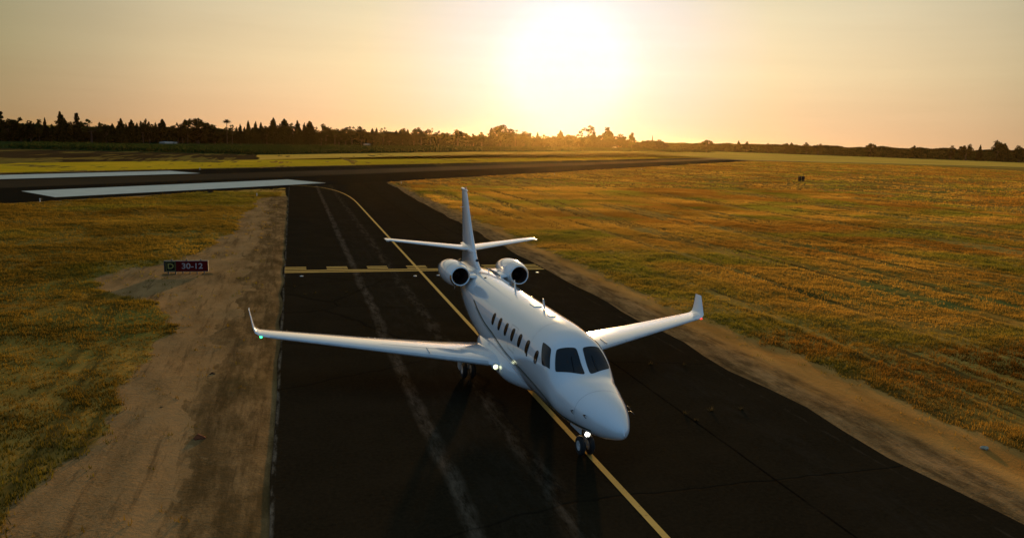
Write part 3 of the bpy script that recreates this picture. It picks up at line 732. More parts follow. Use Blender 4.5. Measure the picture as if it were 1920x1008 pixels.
# nose gear
ng = empty('nose_gear', (0.02, 2.40, 0), R(0), jet)
MB().tube([(0, 0, .27), (0, .02, .55), (0, .06, 1.02)], [.035, .042, .06], 14).build('strut', grey_paint, ng, True)
mb = MB(); mb.tube([(0, -.06, .80), (0, -.16, .58), (0, -.02, .36)], .016, 8); mb.tube([(0, .05, .9), (0, .45, 1.0)], .022, 8); mb.build('torque_link', grey_paint, ng, True)
MB().tube([(-.17, 0, .26), (.17, 0, .26)], .028, 10).build('axle', metal, ng, True)
for sg in (-1, 1):
    wh = empty('wheel', (sg*.13, 0, .26), 0, ng)
    MB().lathe([(-.060, .13), (-.066, .17), (-.062, .22), (-.04, .252), (0, .262), (.04, .252), (.062, .22), (.066, .17), (.060, .13)], (0, 0, 0), (1, 0, 0), 36).build('tyre', rubber, wh, True)
    MB().lathe([(sg*.030, .002), (sg*.032, .05), (sg*.052, .07), (sg*.046, .11), (sg*.062, .132), (-sg*.05, .13), (-sg*.04, .002)], (0, 0, 0), (1, 0, 0), 30).build('rim', grey_paint, wh, True)
for sg in (-1, 1):
    MB().box((sg*.22, .15, .78), (.012, .75, .26)).build('gear_door', WP, ng)
MB().lathe([(-.055, .001), (-.05, .045), (-.03, .058), (0, .065)], (0, -.10, .60), (0, 1, -.05), 20).build('taxi_light', lamp_mat('taxi lamp glass', (1, .97, .86), 6.0), ng, True)
MB().lathe([(-.035, .080), (-.04, .092), (0, .10), (.08, .06), (.10, .01)], (0, -.10, .60), (0, 1, -.05), 20).build('taxi_light_housing', metal, ng, True)
# main gear
for sg in (-1, 1):
    mg = empty('main_gear', (sg*1.38, 9.42, 0), 0, jet)
    MB().tube([(0, 0, .30), (0, -.02, .7), (-sg*.02, -.05, 1.2)], [.045, .055, .075], 14).build('strut', grey_paint, mg, True)
    mb = MB(); mb.tube([(0, -.35, 1.05), (0, -.12, .75), (0, 0, .42)], .022, 8); mb.tube([(-sg*.5, 0, 1.1), (0, 0, .6)], .025, 8); mb.build('side_brace', grey_paint, mg, True)
    MB().tube([(-.20, 0, .30), (.20, 0, .30)], .035, 10).build('axle', metal, mg, True)
    for q in (-1, 1):
        wh = empty('wheel', (q*.15, 0, .30), 0, mg)
        MB().lathe([(-.070, .15), (-.078, .20), (-.072, .26), (-.045, .292), (0, .302), (.045, .292), (.072, .26), (.078, .20), (.070, .15)], (0, 0, 0), (1, 0, 0), 36).build('tyre', rubber, wh, True)
        MB().lathe([(q*.035, .002), (q*.037, .06), (q*.06, .08), (q*.053, .13), (q*.072, .152), (-q*.06, .15), (-q*.05, .002)], (0, 0, 0), (1, 0, 0), 30).build('rim', grey_paint, wh, True)
    mb = MB(); mb.add([(sg*.30, -.62, 1.05), (sg*.30, .42, 1.05), (sg*.36, .05, .40), (sg*.36, -.20, .34), (sg*.27, -.62, 1.05), (sg*.27, .42, 1.05), (sg*.33, .05, .40), (sg*.33, -.20, .34)], [(0, 1, 2, 3), (7, 6, 5, 4), (0, 4, 5, 1), (1, 5, 6, 2), (2, 6, 7, 3), (3, 7, 4, 0)]); mb.build('gear_door', WP, mg)

# antennas, probes
def blade(s_, t, h, ch, sweep=.12, th=.02):
    o = Vector(surf(s_, t)); fo = foil(8, th*8, 0); m_ = len(fo); V = []; F = []
    for q, (z, c_, dy) in enumerate(((-.03, 1, 0), (h*.6, .8, sweep*.6), (h, .5, sweep))):
        V += [(o.x + y*ch*c_, o.y + dy + (x - .5)*ch*c_, o.z + z) for x, y in fo]
    for i in range(2):
        for k in range(m_): F.append((i*m_ + k, i*m_ + (k+1) % m_, (i+1)*m_ + (k+1) % m_, (i+1)*m_ + k))
    F.append(tuple(2*m_ + k for k in range(m_)))
    return autosmooth(mesh_obj('blade_antenna', V, F, WP, jet), 50)
blade(8.7, 0, .36, .22, .16); blade(5.85, 0, .34, .20, .14); blade(12.4, .10, .17, .14, .06)
MB().box((0, 6.62, 3.105), (.26, .46, .03)).build('antenna_plate', WP, jet)
MB().box((0, 5.22, 3.10), (.20, .20, .03)).build('antenna_plate', WP, jet)
MB().lathe([(0, .05), (.02, .045), (.025, .002)], tuple(surf(11.5, -.25)), (-.2, 0, 1), 14).build('fuel_vent', dark_metal, jet)
MB().lathe([(0, .04), (.015, .035), (.02, .002)], tuple(surf(8.1, .35)), (.3, 0, 1), 14).build('fuel_vent', dark_metal, jet)
for sg in (-1, 1):
    for s0, t0 in ((1.61, 1.50), (1.15, 1.36)):
        p = Vector(surf(s0, sg*t0)); n_ = Vector(surfn(s0, sg*t0))
        MB().tube([p - n_*.01, p + n_*.06, p + n_*.075 + Vector((0, -.10, -.01)), p + n_*.075 + Vector((0, -.2, -.015))], [.016, .013, .010, .006], 8).build('pitot_probe', dark_metal, jet, True)
p = Vector(surf(4.5, -1.41)); n_ = Vector(surfn(4.5, -1.41))
MB().lathe([(-.002, .06), (.006, .055), (.008, .002)], p, n_, 16).build('static_port', dark_metal, jet)
# windscreen wipers
for sg in (-1, 1):
    a, b = Vector(pn(2.50, sg*.30, .02)), Vector(pn(2.88, sg*.22, .03))
    MB().tube([a, b], .008, 6).build('wiper', seal, jet)
TREES = [
 (-129.3, 386.8, 13.0, 3.5, 'scraggly', 'tall conifer with a broken bushy top at the far left of the tree line'),
 (-127.1, 388.9, 9.7, 5.2, 'broad', 'round leafy tree, first one right of the broken topped conifer at the far left'),
 (-123.4, 392.5, 10.6, 4.5, 'broad', 'round leafy tree, second one right of the broken topped conifer at the far left'),
 (-120.4, 395.3, 7.4, 3.8, 'broad', 'round leafy tree, third one right of the broken topped conifer at the far left'),
 (-117.7, 397.8, 10.2, 2.4, 'column', 'narrow upright tree, third one left of the tallest pointed conifer on the left'),
 (-115.6, 399.9, 11.0, 1.9, 'conifer', 'pointed conifer, second one left of the tallest pointed conifer on the left'),
 (-113.8, 401.6, 8.2, 2.9, 'broad', 'round leafy tree, first one left of the tallest pointed conifer on the left'),
 (-110.4, 404.8, 13.8, 4.2, 'conifer', 'tallest pointed conifer on the left of the tree line'),
 (-109.0, 406.1, 11.2, 2.5, 'conifer', 'pointed conifer, first one right of the tallest pointed conifer on the left'),
 (-106.8, 408.2, 9.5, 3.0, 'broad', 'round leafy tree, first one left of the ragged tall conifer'),
 (-105.0, 410.0, 13.9, 3.8, 'scraggly', 'tall ragged conifer with gaps between its branches, left part of the tree line'),
 (-100.1, 414.6, 11.2, 6.2, 'airy', 'thin see through tree, first one right of the ragged tall conifer'),
 (-97.0, 417.5, 10.0, 2.1, 'conifer', 'pointed conifer, second one right of the ragged tall conifer'),
 (-94.7, 419.8, 9.1, 4.7, 'broad', 'round leafy tree, third one right of the ragged tall conifer'),
 (-92.5, 423.2, 9.5, 2.9, 'conifer', 'pointed conifer, fourth one right of the ragged tall conifer'),
 (-89.6, 428.0, 12.1, 4.0, 'conifer', 'pointed conifer, fifth one right of the ragged tall conifer'),
 (-85.9, 434.2, 11.8, 3.8, 'conifer', 'pointed conifer, fourth one left of the broad based conifer'),
 (-81.8, 440.9, 12.6, 3.3, 'lolly', 'high headed tree, third one left of the broad based conifer'),
 (-79.4, 444.8, 11.1, 3.1, 'broad', 'round leafy tree, second one left of the broad based conifer'),
 (-76.9, 448.8, 11.0, 2.0, 'conifer', 'pointed conifer, first one left of the broad based conifer'),
 (-74.2, 453.3, 12.8, 5.4, 'conifer', 'pointed conifer with a broad base above the pale shed'),
 (-70.3, 459.7, 9.6, 2.6, 'broad', 'round leafy tree, first one right of the broad based conifer'),
 (-68.0, 463.3, 11.2, 3.5, 'broad', 'round leafy tree, second one right of the broad based conifer'),
 (-66.0, 466.6, 10.7, 2.7, 'broad', 'round leafy tree, second one left of the big round topped tree'),
 (-63.9, 470.0, 13.5, 3.0, 'airy', 'thin see through tree, first one left of the big round topped tree'),
 (-59.4, 477.4, 14.1, 10.4, 'broad', 'big dark round topped tree, the widest in the tree line'),
 (-51.7, 490.0, 11.2, 8.8, 'broad', 'round leafy tree, first one right of the big round topped tree'),
 (-45.3, 500.4, 14.8, 3.6, 'palm', 'lone fan palm on a thin trunk above the tree line'),
 (-42.6, 504.8, 11.7, 3.6, 'airy', 'thin see through tree, first one right of the lone palm'),
 (-38.4, 511.7, 12.2, 3.0, 'conifer', 'pointed conifer, second one right of the lone palm'),
 (-34.0, 518.8, 14.5, 2.7, 'conifer', 'pointed conifer, third one right of the lone palm'),
 (-29.9, 525.7, 14.1, 3.1, 'conifer', 'pointed conifer, third one left of the spired conifer'),
 (-26.8, 530.7, 13.9, 3.1, 'conifer', 'pointed conifer, second one left of the spired conifer'),
 (-23.6, 535.9, 11.7, 4.2, 'broad', 'round leafy tree, first one left of the spired conifer'),
 (-19.4, 542.7, 17.2, 5.0, 'conifer', 'spired conifer, tallest between the palm and the small front tree'),
 (-12.4, 554.3, 17.0, 6.9, 'conifer', 'pointed conifer, first one right of the spired conifer'),
 (-6.7, 563.5, 14.7, 4.5, 'airy', 'thin see through tree, second one right of the spired conifer'),
 (-3.8, 568.2, 16.4, 4.9, 'conifer', 'pointed conifer, third one right of the spired conifer'),
 (1.0, 576.1, 15.2, 3.1, 'conifer', 'pointed conifer, third one left of the small tree in front of the line'),
 (4.8, 582.3, 16.6, 7.3, 'conifer', 'pointed conifer, second one left of the small tree in front of the line'),
 (8.4, 588.1, 12.9, 3.9, 'airy', 'thin see through tree, first one left of the small tree in front of the line'),
 (10.6, 520.1, 8.7, 4.2, 'broad', 'small round tree standing in front of the tree line'),
 (16.9, 601.3, 15.3, 6.4, 'lolly', 'high headed tree, first one right of the small tree in front of the line'),
 (24.1, 611.8, 12.0, 4.5, 'airy', 'thin see through tree, second one right of the small tree in front of the line'),
 (27.6, 616.9, 12.1, 5.8, 'broad', 'round leafy tree, third one right of the small tree in front of the line'),
 (32.9, 624.8, 13.6, 5.9, 'broad', 'round leafy tree, fourth one right of the small tree in front of the line'),
 (38.5, 632.9, 14.7, 5.5, 'airy', 'thin see through tree, fifth one right of the small tree in front of the line'),
 (47.1, 645.6, 14.7, 8.7, 'broad', 'round leafy tree, sixth one right of the small tree in front of the line'),
 (57.2, 660.3, 13.9, 4.0, 'conifer', 'pointed conifer, seventh one right of the small tree in front of the line'),
 (61.3, 666.4, 14.5, 3.6, 'conifer', 'pointed conifer, seventh one left of the round headed tree near the fin'),
 (67.8, 675.9, 15.3, 4.1, 'airy', 'thin see through tree, sixth one left of the round headed tree near the fin'),
 (74.4, 685.6, 11.8, 6.5, 'broad', 'round leafy tree, fifth one left of the round headed tree near the fin'),
 (81.9, 696.6, 13.1, 4.3, 'conifer', 'pointed conifer, fourth one left of the round headed tree near the fin'),
 (89.0, 707.0, 15.3, 5.8, 'broad', 'round leafy tree, third one left of the round headed tree near the fin'),
 (94.6, 715.1, 14.6, 3.9, 'conifer', 'pointed conifer, second one left of the round headed tree near the fin'),
 (102.1, 726.2, 13.9, 5.0, 'broad', 'round leafy tree, first one left of the round headed tree near the fin'),
 (110.7, 738.8, 17.3, 8.2, 'lolly', 'round headed tree just up left of the jet tail fin, rising from the line'),
 (122.8, 755.2, 17.3, 4.7, 'airy', 'thin see through tree, first one right of the round headed tree near the fin'),
 (132.9, 767.3, 14.6, 6.4, 'broad', 'round leafy tree, second one right of the round headed tree near the fin'),
 (144.2, 780.7, 13.4, 6.0, 'conifer', 'pointed conifer, third one right of the round headed tree near the fin'),
 (158.9, 798.2, 17.2, 9.5, 'lolly', 'high headed tree, fourth one right of the round headed tree near the fin'),
 (170.5, 812.0, 13.7, 6.8, 'broad', 'round leafy tree, fourth one left of the tall full tree left of the sun'),
 (182.5, 826.4, 13.5, 6.4, 'broad', 'round leafy tree, third one left of the tall full tree left of the sun'),
 (195.1, 841.3, 15.7, 7.1, 'broad', 'round leafy tree, second one left of the tall full tree left of the sun'),
 (210.8, 860.1, 20.6, 8.5, 'conifer', 'pointed conifer, first one left of the tall full tree left of the sun'),
 (226.5, 878.8, 25.0, 15.0, 'broad', 'tall full tree glowing gold just left of the sun'),
 (240.0, 894.9, 18.0, 8.9, 'broad', 'round leafy tree, first one right of the tall full tree left of the sun'),
 (254.1, 911.6, 21.1, 8.5, 'airy', 'thin see through tree, second one right of the tall full tree left of the sun'),
 (271.0, 931.7, 19.2, 16.0, 'broad', 'round leafy tree, third one right of the tall full tree left of the sun'),
 (299.6, 966.7, 19.5, 4.9, 'conifer', 'pointed conifer, fourth one right of the tall full tree left of the sun'),
 (316.1, 988.1, 16.6, 10.7, 'broad', 'round leafy tree, fifth one right of the tall full tree left of the sun'),
 (337.5, 1015.9, 15.8, 10.3, 'broad', 'round leafy tree, fourth one left of the tall see through tree'),
 (357.5, 1041.7, 23.9, 9.8, 'conifer', 'pointed conifer, third one left of the tall see through tree'),
 (380.1, 1071.0, 18.6, 12.5, 'broad', 'round leafy tree, second one left of the tall see through tree'),
 (397.1, 1076.5, 19.9, 13.4, 'broad', 'round leafy tree, first one left of the tall see through tree'),
 (410.2, 1071.5, 33.0, 15.7, 'airy', 'tall see through tree right of the sun with bare trunks showing'),
 (418.3, 1068.3, 27.0, 7.1, 'conifer', 'pointed conifer, first one right of the tall see through tree'),
 (426.9, 1064.8, 19.4, 11.8, 'broad', 'round leafy tree, first one left of the tall narrow tree right of the sun'),
 (437.7, 1060.4, 31.6, 9.4, 'column', 'tall narrow tree standing up right of the see through tree'),
 (451.3, 1054.6, 21.9, 15.6, 'broad', 'round leafy tree, first one right of the tall narrow tree right of the sun'),
 (469.7, 1046.4, 24.9, 7.0, 'column', 'narrow lone tree standing apart where the tree line ends'),
 (489.2, 1037.2, 13.9, 7.0, 'broad', 'round leafy tree, first one right of the narrow lone tree'),
 (496.1, 1033.9, 21.9, 1.9, 'conifer', 'needle thin spire tree where the orchard begins'),
 (503.0, 1030.5, 16.0, 10.9, 'broad', 'round leafy tree, first one right of the needle thin spire tree'),
 (510.5, 1026.8, 13.9, 9.3, 'broad', 'round leafy tree, second one right of the needle thin spire tree'),
 (737.9, 1301.7, 18.4, 9.0, 'broad', 'leftmost small tree rising above the orchard'),
 (787.3, 1272.2, 19.3, 4.0, 'conifer', 'second small tree from the left rising above the orchard'),
 (800.1, 1264.1, 17.9, 4.9, 'broad', 'third small tree from the left rising above the orchard'),
 (831.5, 1243.5, 16.2, 5.9, 'broad', 'fourth small tree from the left rising above the orchard'),
 (855.8, 1226.7, 17.2, 6.8, 'broad', 'fifth small tree from the left rising above the orchard'),
 (864.1, 1220.9, 18.5, 5.8, 'conifer', 'sixth small tree from the left rising above the orchard'),
 (885.4, 1205.4, 19.4, 6.7, 'broad', 'seventh small tree from the left rising above the orchard'),
 (901.2, 1193.5, 18.2, 6.7, 'broad', 'eighth small tree from the left rising above the orchard'),
 (967.1, 1140.3, 21.1, 8.4, 'broad', 'eighth small tree from the right rising above the orchard'),
 (1019.2, 1093.6, 19.8, 7.3, 'broad', 'seventh small tree from the right rising above the orchard'),
 (1057.6, 1056.3, 21.6, 5.4, 'broad', 'sixth small tree from the right rising above the orchard'),
 (1073.4, 1040.1, 24.2, 8.0, 'broad', 'fifth small tree from the right rising above the orchard'),
 (1086.6, 1026.3, 23.9, 3.5, 'conifer', 'fourth small tree from the right rising above the orchard'),
 (1103.4, 1008.0, 30.9, 10.5, 'lolly', 'round headed tree standing highest above the orchard at the far right'),
 (1109.3, 1001.4, 26.8, 8.7, 'conifer', 'second small tree from the right rising above the orchard'),
 (1123.9, 985.0, 24.1, 8.6, 'broad', 'rightmost small tree above the orchard'),
]
# ---------------------------------------------------------------- tree line
def leaf_mat(name, c1, c2):
    mt = bpy.data.materials.new(name); mt.use_nodes = True; n, l = mt.node_tree.nodes, mt.node_tree.links; n.clear()
    tcn = n.new('ShaderNodeTexCoord'); oi = n.new('ShaderNodeObjectInfo'); nz = n.new('ShaderNodeTexNoise'); nz.inputs['Scale'].default_value = 6; nz.inputs['Detail'].default_value = 4
    l.new(tcn.outputs['Object'], nz.inputs['Vector'])
    rp = n.new('ShaderNodeValToRGB'); rp.color_ramp.elements[0].position = .3; rp.color_ramp.elements[1].position = .7
    rp.color_ramp.elements[0].color = (*c1, 1); rp.color_ramp.elements[1].color = (*c2, 1); l.new(nz.outputs['Fac'], rp.inputs[0])
    hs = n.new('ShaderNodeHueSaturation'); l.new(rp.outputs[0], hs.inputs['Color'])
    mr = n.new('ShaderNodeMapRange'); mr.inputs[3].default_value = .7; mr.inputs[4].default_value = 1.25; l.new(oi.outputs['Random'], mr.inputs[0]); l.new(mr.outputs[0], hs.inputs['Value'])
    d = n.new('ShaderNodeBsdfDiffuse'); t = n.new('ShaderNodeBsdfTranslucent'); x = n.new('ShaderNodeMixShader'); x.inputs[0].default_value = .35; o = n.new('ShaderNodeOutputMaterial')
    l.new(hs.outputs[0], d.inputs[0]); l.new(hs.outputs[0], t.inputs[0]); l.new(d.outputs[0], x.inputs[1]); l.new(t.outputs[0], x.inputs[2]); l.new(x.outputs[0], o.inputs[0]); return mt
leaf_dark = leaf_mat('dark tree foliage', (.008, .012, .003), (.024, .032, .008))
leaf_mid = leaf_mat('mid green foliage', (.020, .030, .007), (.055, .065, .016))
bark = plain('brown bark', (.055, .038, .024), .9)
def leaves(r, centres, radii, per, size):
    """quads scattered through ellipsoid clumps; centres (n,3), radii (n,3)"""
    n = len(centres); c = np.repeat(centres, per, 0); rr = np.repeat(radii, per, 0)
    d = r.normal(size=(n*per, 3)); d /= np.linalg.norm(d, axis=1)[:, None]
    p = c + d*rr*(r.random((n*per, 1))**.45)
    a = r.normal(size=p.shape); a /= np.linalg.norm(a, axis=1)[:, None]
    b = np.cross(a, r.normal(size=p.shape)); b /= np.linalg.norm(b, axis=1)[:, None]
    s = size*r.uniform(.6, 1.4, (n*per, 1))
    V = np.stack([p - a*s - b*s*.6, p + a*s - b*s*.6, p + a*s*.8 + b*s*.6, p - a*s*.8 + b*s*.6], 1).reshape(-1, 3)
    return V
def tree_proto(kind, seed):
    """unit height, unit width; returns (trunk mesh, crown mesh)"""
    r = np.random.default_rng(seed); mb = MB(); cs = []; rs = []
    # horizontally the unit is the crown width, vertically the height
    if kind in ('conifer', 'scraggly'):
        mb.tube([(0, 0, 0), (.01, 0, .5), (0, 0, .97)], [.045, .03, .006], 6)
        lv = 22 if kind == 'conifer' else 14
        for i in range(lv):
            t = i/(lv-1); z = .10 + .87*t
            if kind == 'conifer': w = .5*(1 - t)**.75*(.8 + .4*r.random()) + .02
            else: w = (.42 if t < .55 else .24)*(.4 + .9*r.random())*(1 if t < .93 else .6)
            k = max(4, int(12*w/.5) + 3)
            for j in range(k):
                if kind == 'scraggly' and r.random() < .25: continue
                a = r.random()*6.28; q = w*(.35 + .5*r.random())
                cs.append((q*math.cos(a), q*math.sin(a), z - q*.10)); rs.append((w*.42 + .03, w*.42 + .03, .035 + .02*r.random()))
                if r.random() < .4: mb.tube([(0, 0, z), (q*1.3*math.cos(a), q*1.3*math.sin(a), z - q*.12)], [.012, .004], 4, False)
        V = leaves(r, np.array(cs), np.array(rs), 22, .030)
    elif kind == 'palm':
        mb.tube([(0, 0, 0), (.04, 0, .4), (.0, 0, .86)], [.055, .04, .035], 8)
        V = []
        for i in range(34):
            a = r.random()*6.28; e = r.uniform(-.7, 1.2); L = .46*r.uniform(.75, 1.05)
            for k in range(5):
                a2 = a + (k - 2)*.16
                d = np.array([math.cos(a2)*math.cos(e), math.sin(a2)*math.cos(e), math.sin(e)*.28])
                s = np.array([-math.sin(a2), math.cos(a2), 0])*.022
                o = np.array([0, 0, .88]); p1 = o + d*L*.55; p2 = o + d*L + np.array([0, 0, -.035])
                V += [o - s*.4, o + s*.4, p1 + s, p1 - s, p1 - s, p1 + s, p2 + s*.2, p2 - s*.2]
        V = np.array(V)
    else:
        if kind == 'broad': zc, rz, rx, nb, tr = .56, .40, .42, 34, .2
        elif kind == 'lolly': zc, rz, rx, nb, tr = .66, .30, .42, 24, .4
        elif kind == 'column': zc, rz, rx, nb, tr = .58, .40, .36, 26, .2
        else: zc, rz, rx, nb, tr = .66, .30, .44, 15, .45
        mb.tube([(0, 0, 0), (.02, .01, .25), (0, 0, .60)], [.06, .045, .025], 7)
        for i in range(nb):
            d = r.normal(size=3); d /= np.linalg.norm(d); q = r.random()**.4
            w = 1.0 if d[2] > 0 else .95
            c = np.array([d[0]*rx*q*w, d[1]*rx*q*w, zc + d[2]*rz*q])
            if kind == 'column': c[0] *= (1.1 - c[2]*.6); c[1] *= (1.1 - c[2]*.6)
            cs.append(c); b = r.uniform(.09, .17)*(1 if kind != 'airy' else .8); rs.append((b, b, b*(.8 if kind != 'airy' else .6)))
            if i % 2 == 0: mb.tube([(0, 0, tr + .1*r.random()), (c[0]*.5, c[1]*.5, (tr + c[2])/2), tuple(c)], [.022, .014, .005], 5, False)
        V = leaves(r, np.array(cs), np.array(rs), 75 if kind != 'airy' else 30, .028)
    # bring the silhouette to unit width and height
    V[:, 2] *= 1/np.quantile(V[:, 2], .999)
    wdt = np.quantile(np.abs(V[:, :2]), .985)*2
    V[:, :2] /= wdt
    me_t = bpy.data.meshes.new('trunk'); me_t.from_pydata(mb.v, [], mb.f); me_t.materials.append(bark)
    F = np.arange(len(V)).reshape(-1, 4)
    me = bpy.data.meshes.new('crown'); me.vertices.add(len(V)); me.vertices.foreach_set('co', V.astype(np.float32).ravel())
    me.loops.add(F.size); me.loops.foreach_set('vertex_index', F.astype(np.int32).ravel())
    me.polygons.add(len(F)); me.polygons.foreach_set('loop_start', np.arange(0, F.size, 4, dtype=np.int32)); me.polygons.foreach_set('loop_total', np.full(len(F), 4, np.int32))
    me.update(calc_edges=True); me.materials.append(leaf_mid if kind in ('airy', 'column') else leaf_dark)
    return me_t, me
NAMES = dict(conifer='conifer_tree', scraggly='conifer_tree', palm='palm_tree', broad='broadleaf_tree', lolly='broadleaf_tree', column='columnar_tree', airy='sparse_tree')
CATS = dict(conifer='conifer', scraggly='conifer', palm='palm tree', broad='tree', lolly='tree', column='tree', airy='tree')
protos = {k: [tree_proto(k, 100 + 10*i + j) for j in range(n)] for i, (k, n) in enumerate((('conifer', 3), ('scraggly', 2), ('palm', 1), ('broad', 4), ('lolly', 2), ('column', 2), ('airy', 3)))}
rt = random.Random(5)
for i, (x, y, h, w, kind, label) in enumerate(TREES):
    nm = NAMES[kind]
    t = empty(nm, (x, y, -.1), rt.random()*6.28)
    k = (1.75 if kind in ('broad', 'conifer') else 1.5)*rt.uniform(.95, 1.15)
    if i >= 85: h *= 1.12; w *= 1.5
    t.scale = (w*k, w*k, h)
    tag(t, label, CATS[kind], 'trees rising above the orchard' if i >= 85 else 'trees of the far tree line')
    me_t, me_c = protos[kind][i % len(protos[kind])]
    for n_, me in (('trunk', me_t), ('crown', me_c)):
        link(bpy.data.objects.new(n_, me), t)

# a lower second row right behind, seen through the gaps
mains = [q for q in TREES[:85]]
LAND = {0: 'far left broken conifer', 7: 'tallest left conifer', 10: 'ragged tall conifer', 20: 'broad based conifer', 25: 'big round topped tree', 27: 'lone palm', 34: 'spired conifer', 41: 'small front tree', 56: 'round headed tree by the fin', 65: 'full tree left of the sun', 75: 'tall see through tree', 78: 'tall narrow tree', 80: 'narrow lone tree', 82: 'needle thin spire'}
ORD = ['', 'first', 'second', 'third', 'fourth', 'fifth', 'sixth', 'seventh', 'eighth', 'ninth', 'tenth']
LOOKS = dict(conifer='conifer', broad='leafy tree', lolly='high headed tree', column='narrow tree')
for i in range(len(mains) - 1):
    a, b = mains[i], mains[i+1]
    gap = math.dist(a[:2], b[:2])
    for q in range(1 if gap < 22 else 2):
        f = (q + rt.uniform(.3, .7))/(1 if gap < 22 else 2)
        x = a[0] + (b[0] - a[0])*f; y = a[1] + (b[1] - a[1])*f; d = math.hypot(x + 7.4, y); k = 1 + rt.uniform(8, 22)/d
        h = min(a[2], b[2])*rt.uniform(.66, .92); kind = rt.choice(['conifer', 'broad', 'broad', 'lolly', 'conifer', 'column'])
        t = empty(NAMES[kind], (-7.4 + (x + 7.4)*k, y*k, -.1), rt.random()*6.28)
        w = h*rt.uniform(.34, .55)*(1 if kind != 'column' else .5)
        t.scale = (w, w, h)
        j = min(LAND, key=lambda q_: abs(q_ - (i + .5))); side = 'right' if i >= j else 'left'; n_g = (i - j + 1) if i >= j else (j - i)
        which = '' if gap < 22 else ('left ' if q == 0 else 'right ')
        tag(t, f"{which}second row {LOOKS[kind]}, {ORD[n_g]} gap {side} of the {LAND[j]}", CATS[kind], 'second row of the far tree line')
        me_t, me_c = protos[kind][rt.randrange(len(protos[kind]))]
        for n_, me in (('trunk', me_t), ('crown', me_c)): link(bpy.data.objects.new(n_, me), t)

# undergrowth that reads as one mass, and the orchard
def foliage_mass(name, line, depth, per_m, leaf, mat, seed, low=.0, lumps=.35, hk=1.18, ls=1.0):
    """line: (x, y, height) points along the front"""
    r = np.random.default_rng(seed); out = []
    for (a, b) in zip(line, line[1:]):
        L = math.dist(a[:2], b[:2]); n = int(L*per_m); t = r.random(n)
        x = a[0] + (b[0]-a[0])*t; y = a[1] + (b[1]-a[1])*t; h = a[2] + (b[2]-a[2])*t
        nx, ny = -(b[1]-a[1])/L, (b[0]-a[0])/L
        if ny < 0: nx, ny = -nx, -ny
        d = r.random(n)*depth; 
        s = x*1.2
        top = hk*h*(1 - lumps + lumps*2*(.5*vnoise(s, d*0, 11*ls, 3) + .5*vnoise(s, d*.4, 4.3*ls, 7)))
        z = low*h + (top - low*h)*r.random(n)**.7
        out.append(np.stack([x + nx*d, y + ny*d, z], 1))
    P = np.concatenate(out); k = len(P)
    a = r.normal(size=P.shape); a /= np.linalg.norm(a, axis=1)[:, None]; b = np.cross(a, r.normal(size=P.shape)); b /= np.linalg.norm(b, axis=1)[:, None]
    s = leaf*r.uniform(.6, 1.4, (k, 1))
    V = np.stack([P - a*s - b*s*.6, P + a*s - b*s*.6, P + a*s + b*s*.6, P - a*s + b*s*.6], 1).reshape(-1, 3)
    return setting(big_mesh(name, V, np.arange(len(V)).reshape(-1, 4), mat, 4, False), 'stuff')
foliage_mass('woodland_undergrowth', [(-260, 300, 6.2), (-200, 330, 6.2), (-129, 392, 6.6), (-94, 426, 6.8), (-50, 495, 7.2), (13, 600, 8.6), (119, 756, 9.4), (293, 962, 11.5), (455, 1058, 12), (512, 1034, 10)], 14, 120, .55, leaf_dark, 41, .05, .55, .95)['label'] = 'dark undergrowth filling the foot of the tree line'
orch = leaf_mat('orchard foliage', (.016, .026, .006), (.040, .058, .014))
OL = [(572, 1186, 9), (718, 1314, 10), (800, 1264, 10.5), (862, 1222, 11), (920, 1179, 11.5), (980, 1130, 12), (1040, 1074, 13), (1089, 1024, 14), (1147, 958, 14.5), (1230, 880, 15)]
foliage_mass('orchard_front_rows', OL, 10, 80, 1.0, orch, 43, .04, .12, 1.05, 3.0)['label'] = 'green orchard rows in front at the right horizon'
foliage_mass('orchard_back_rows', [(x + 18, y + 26, h) for x, y, h in zip([572, 665, 800, 920, 1040, 1128, 1230], [1200, 1341, 1264, 1179, 1074, 980, 880], [13.5, 14, 16, 16.5, 17.5, 19.5, 21])], 14, 90, 1.0, leaf_dark, 44, .05, .22, 1.0, 4.0)['label'] = 'dark back rows of the orchard along the right horizon'
# low bushes at the crop's near edge
foliage_mass('crop_rows', [(-150, 235, 1.1), (-95, 279, 1.2), (-19, 285, 1.2), (106, 482, 1.6), (386, 846, 2.4), (560, 960, 3)], 60, 110, .35, leaf_mat('crop foliage', (.022, .036, .008), (.045, .065, .014)), 45, .1, .2)['label'] = 'low green crop in front of the tree line'

# pale sheds at the foot of the trees
shed_w = plain('pale shed wall', (.60, .54, .42), .7); shed_r = plain('weathered shed roof', (.60, .60, .57), .5)
for x, y, L, h, rz, lab in ((-71, 449, 10.5, 1.1, 1.1, 'long low pale shed under the broad based conifer'), (50.5, 636, 5, 1.4, 1.0, 'small pale shed at the foot of the trees left of the jet tail'), (440, 1040, 12, 3.2, .8, 'small pale shed at the foot of the see through tree')):
    t = tag(empty('low_shed', (x, y, -.05), rz), lab, 'shed')
    MB().box((0, 0, h*.35), (L, 3.4, h*.7)).build('wall', shed_w, t)
    mb = MB(); mb.add([(-L/2-.2, -1.9, h*.7), (L/2+.2, -1.9, h*.7), (L/2+.2, 0, h), (-L/2-.2, 0, h), (-L/2-.2, 1.9, h*.7), (L/2+.2, 1.9, h*.7)], [(0, 1, 2, 3), (3, 2, 5, 4), (0, 3, 4), (1, 5, 2), (0, 4, 5, 1)]); mb.build('roof', shed_r, t)
    MB().box((L*.2, -1.715, h*.3), (1.1, .05, h*.55)).build('door', plain('shed door', (.2, .18, .15), .7), t)

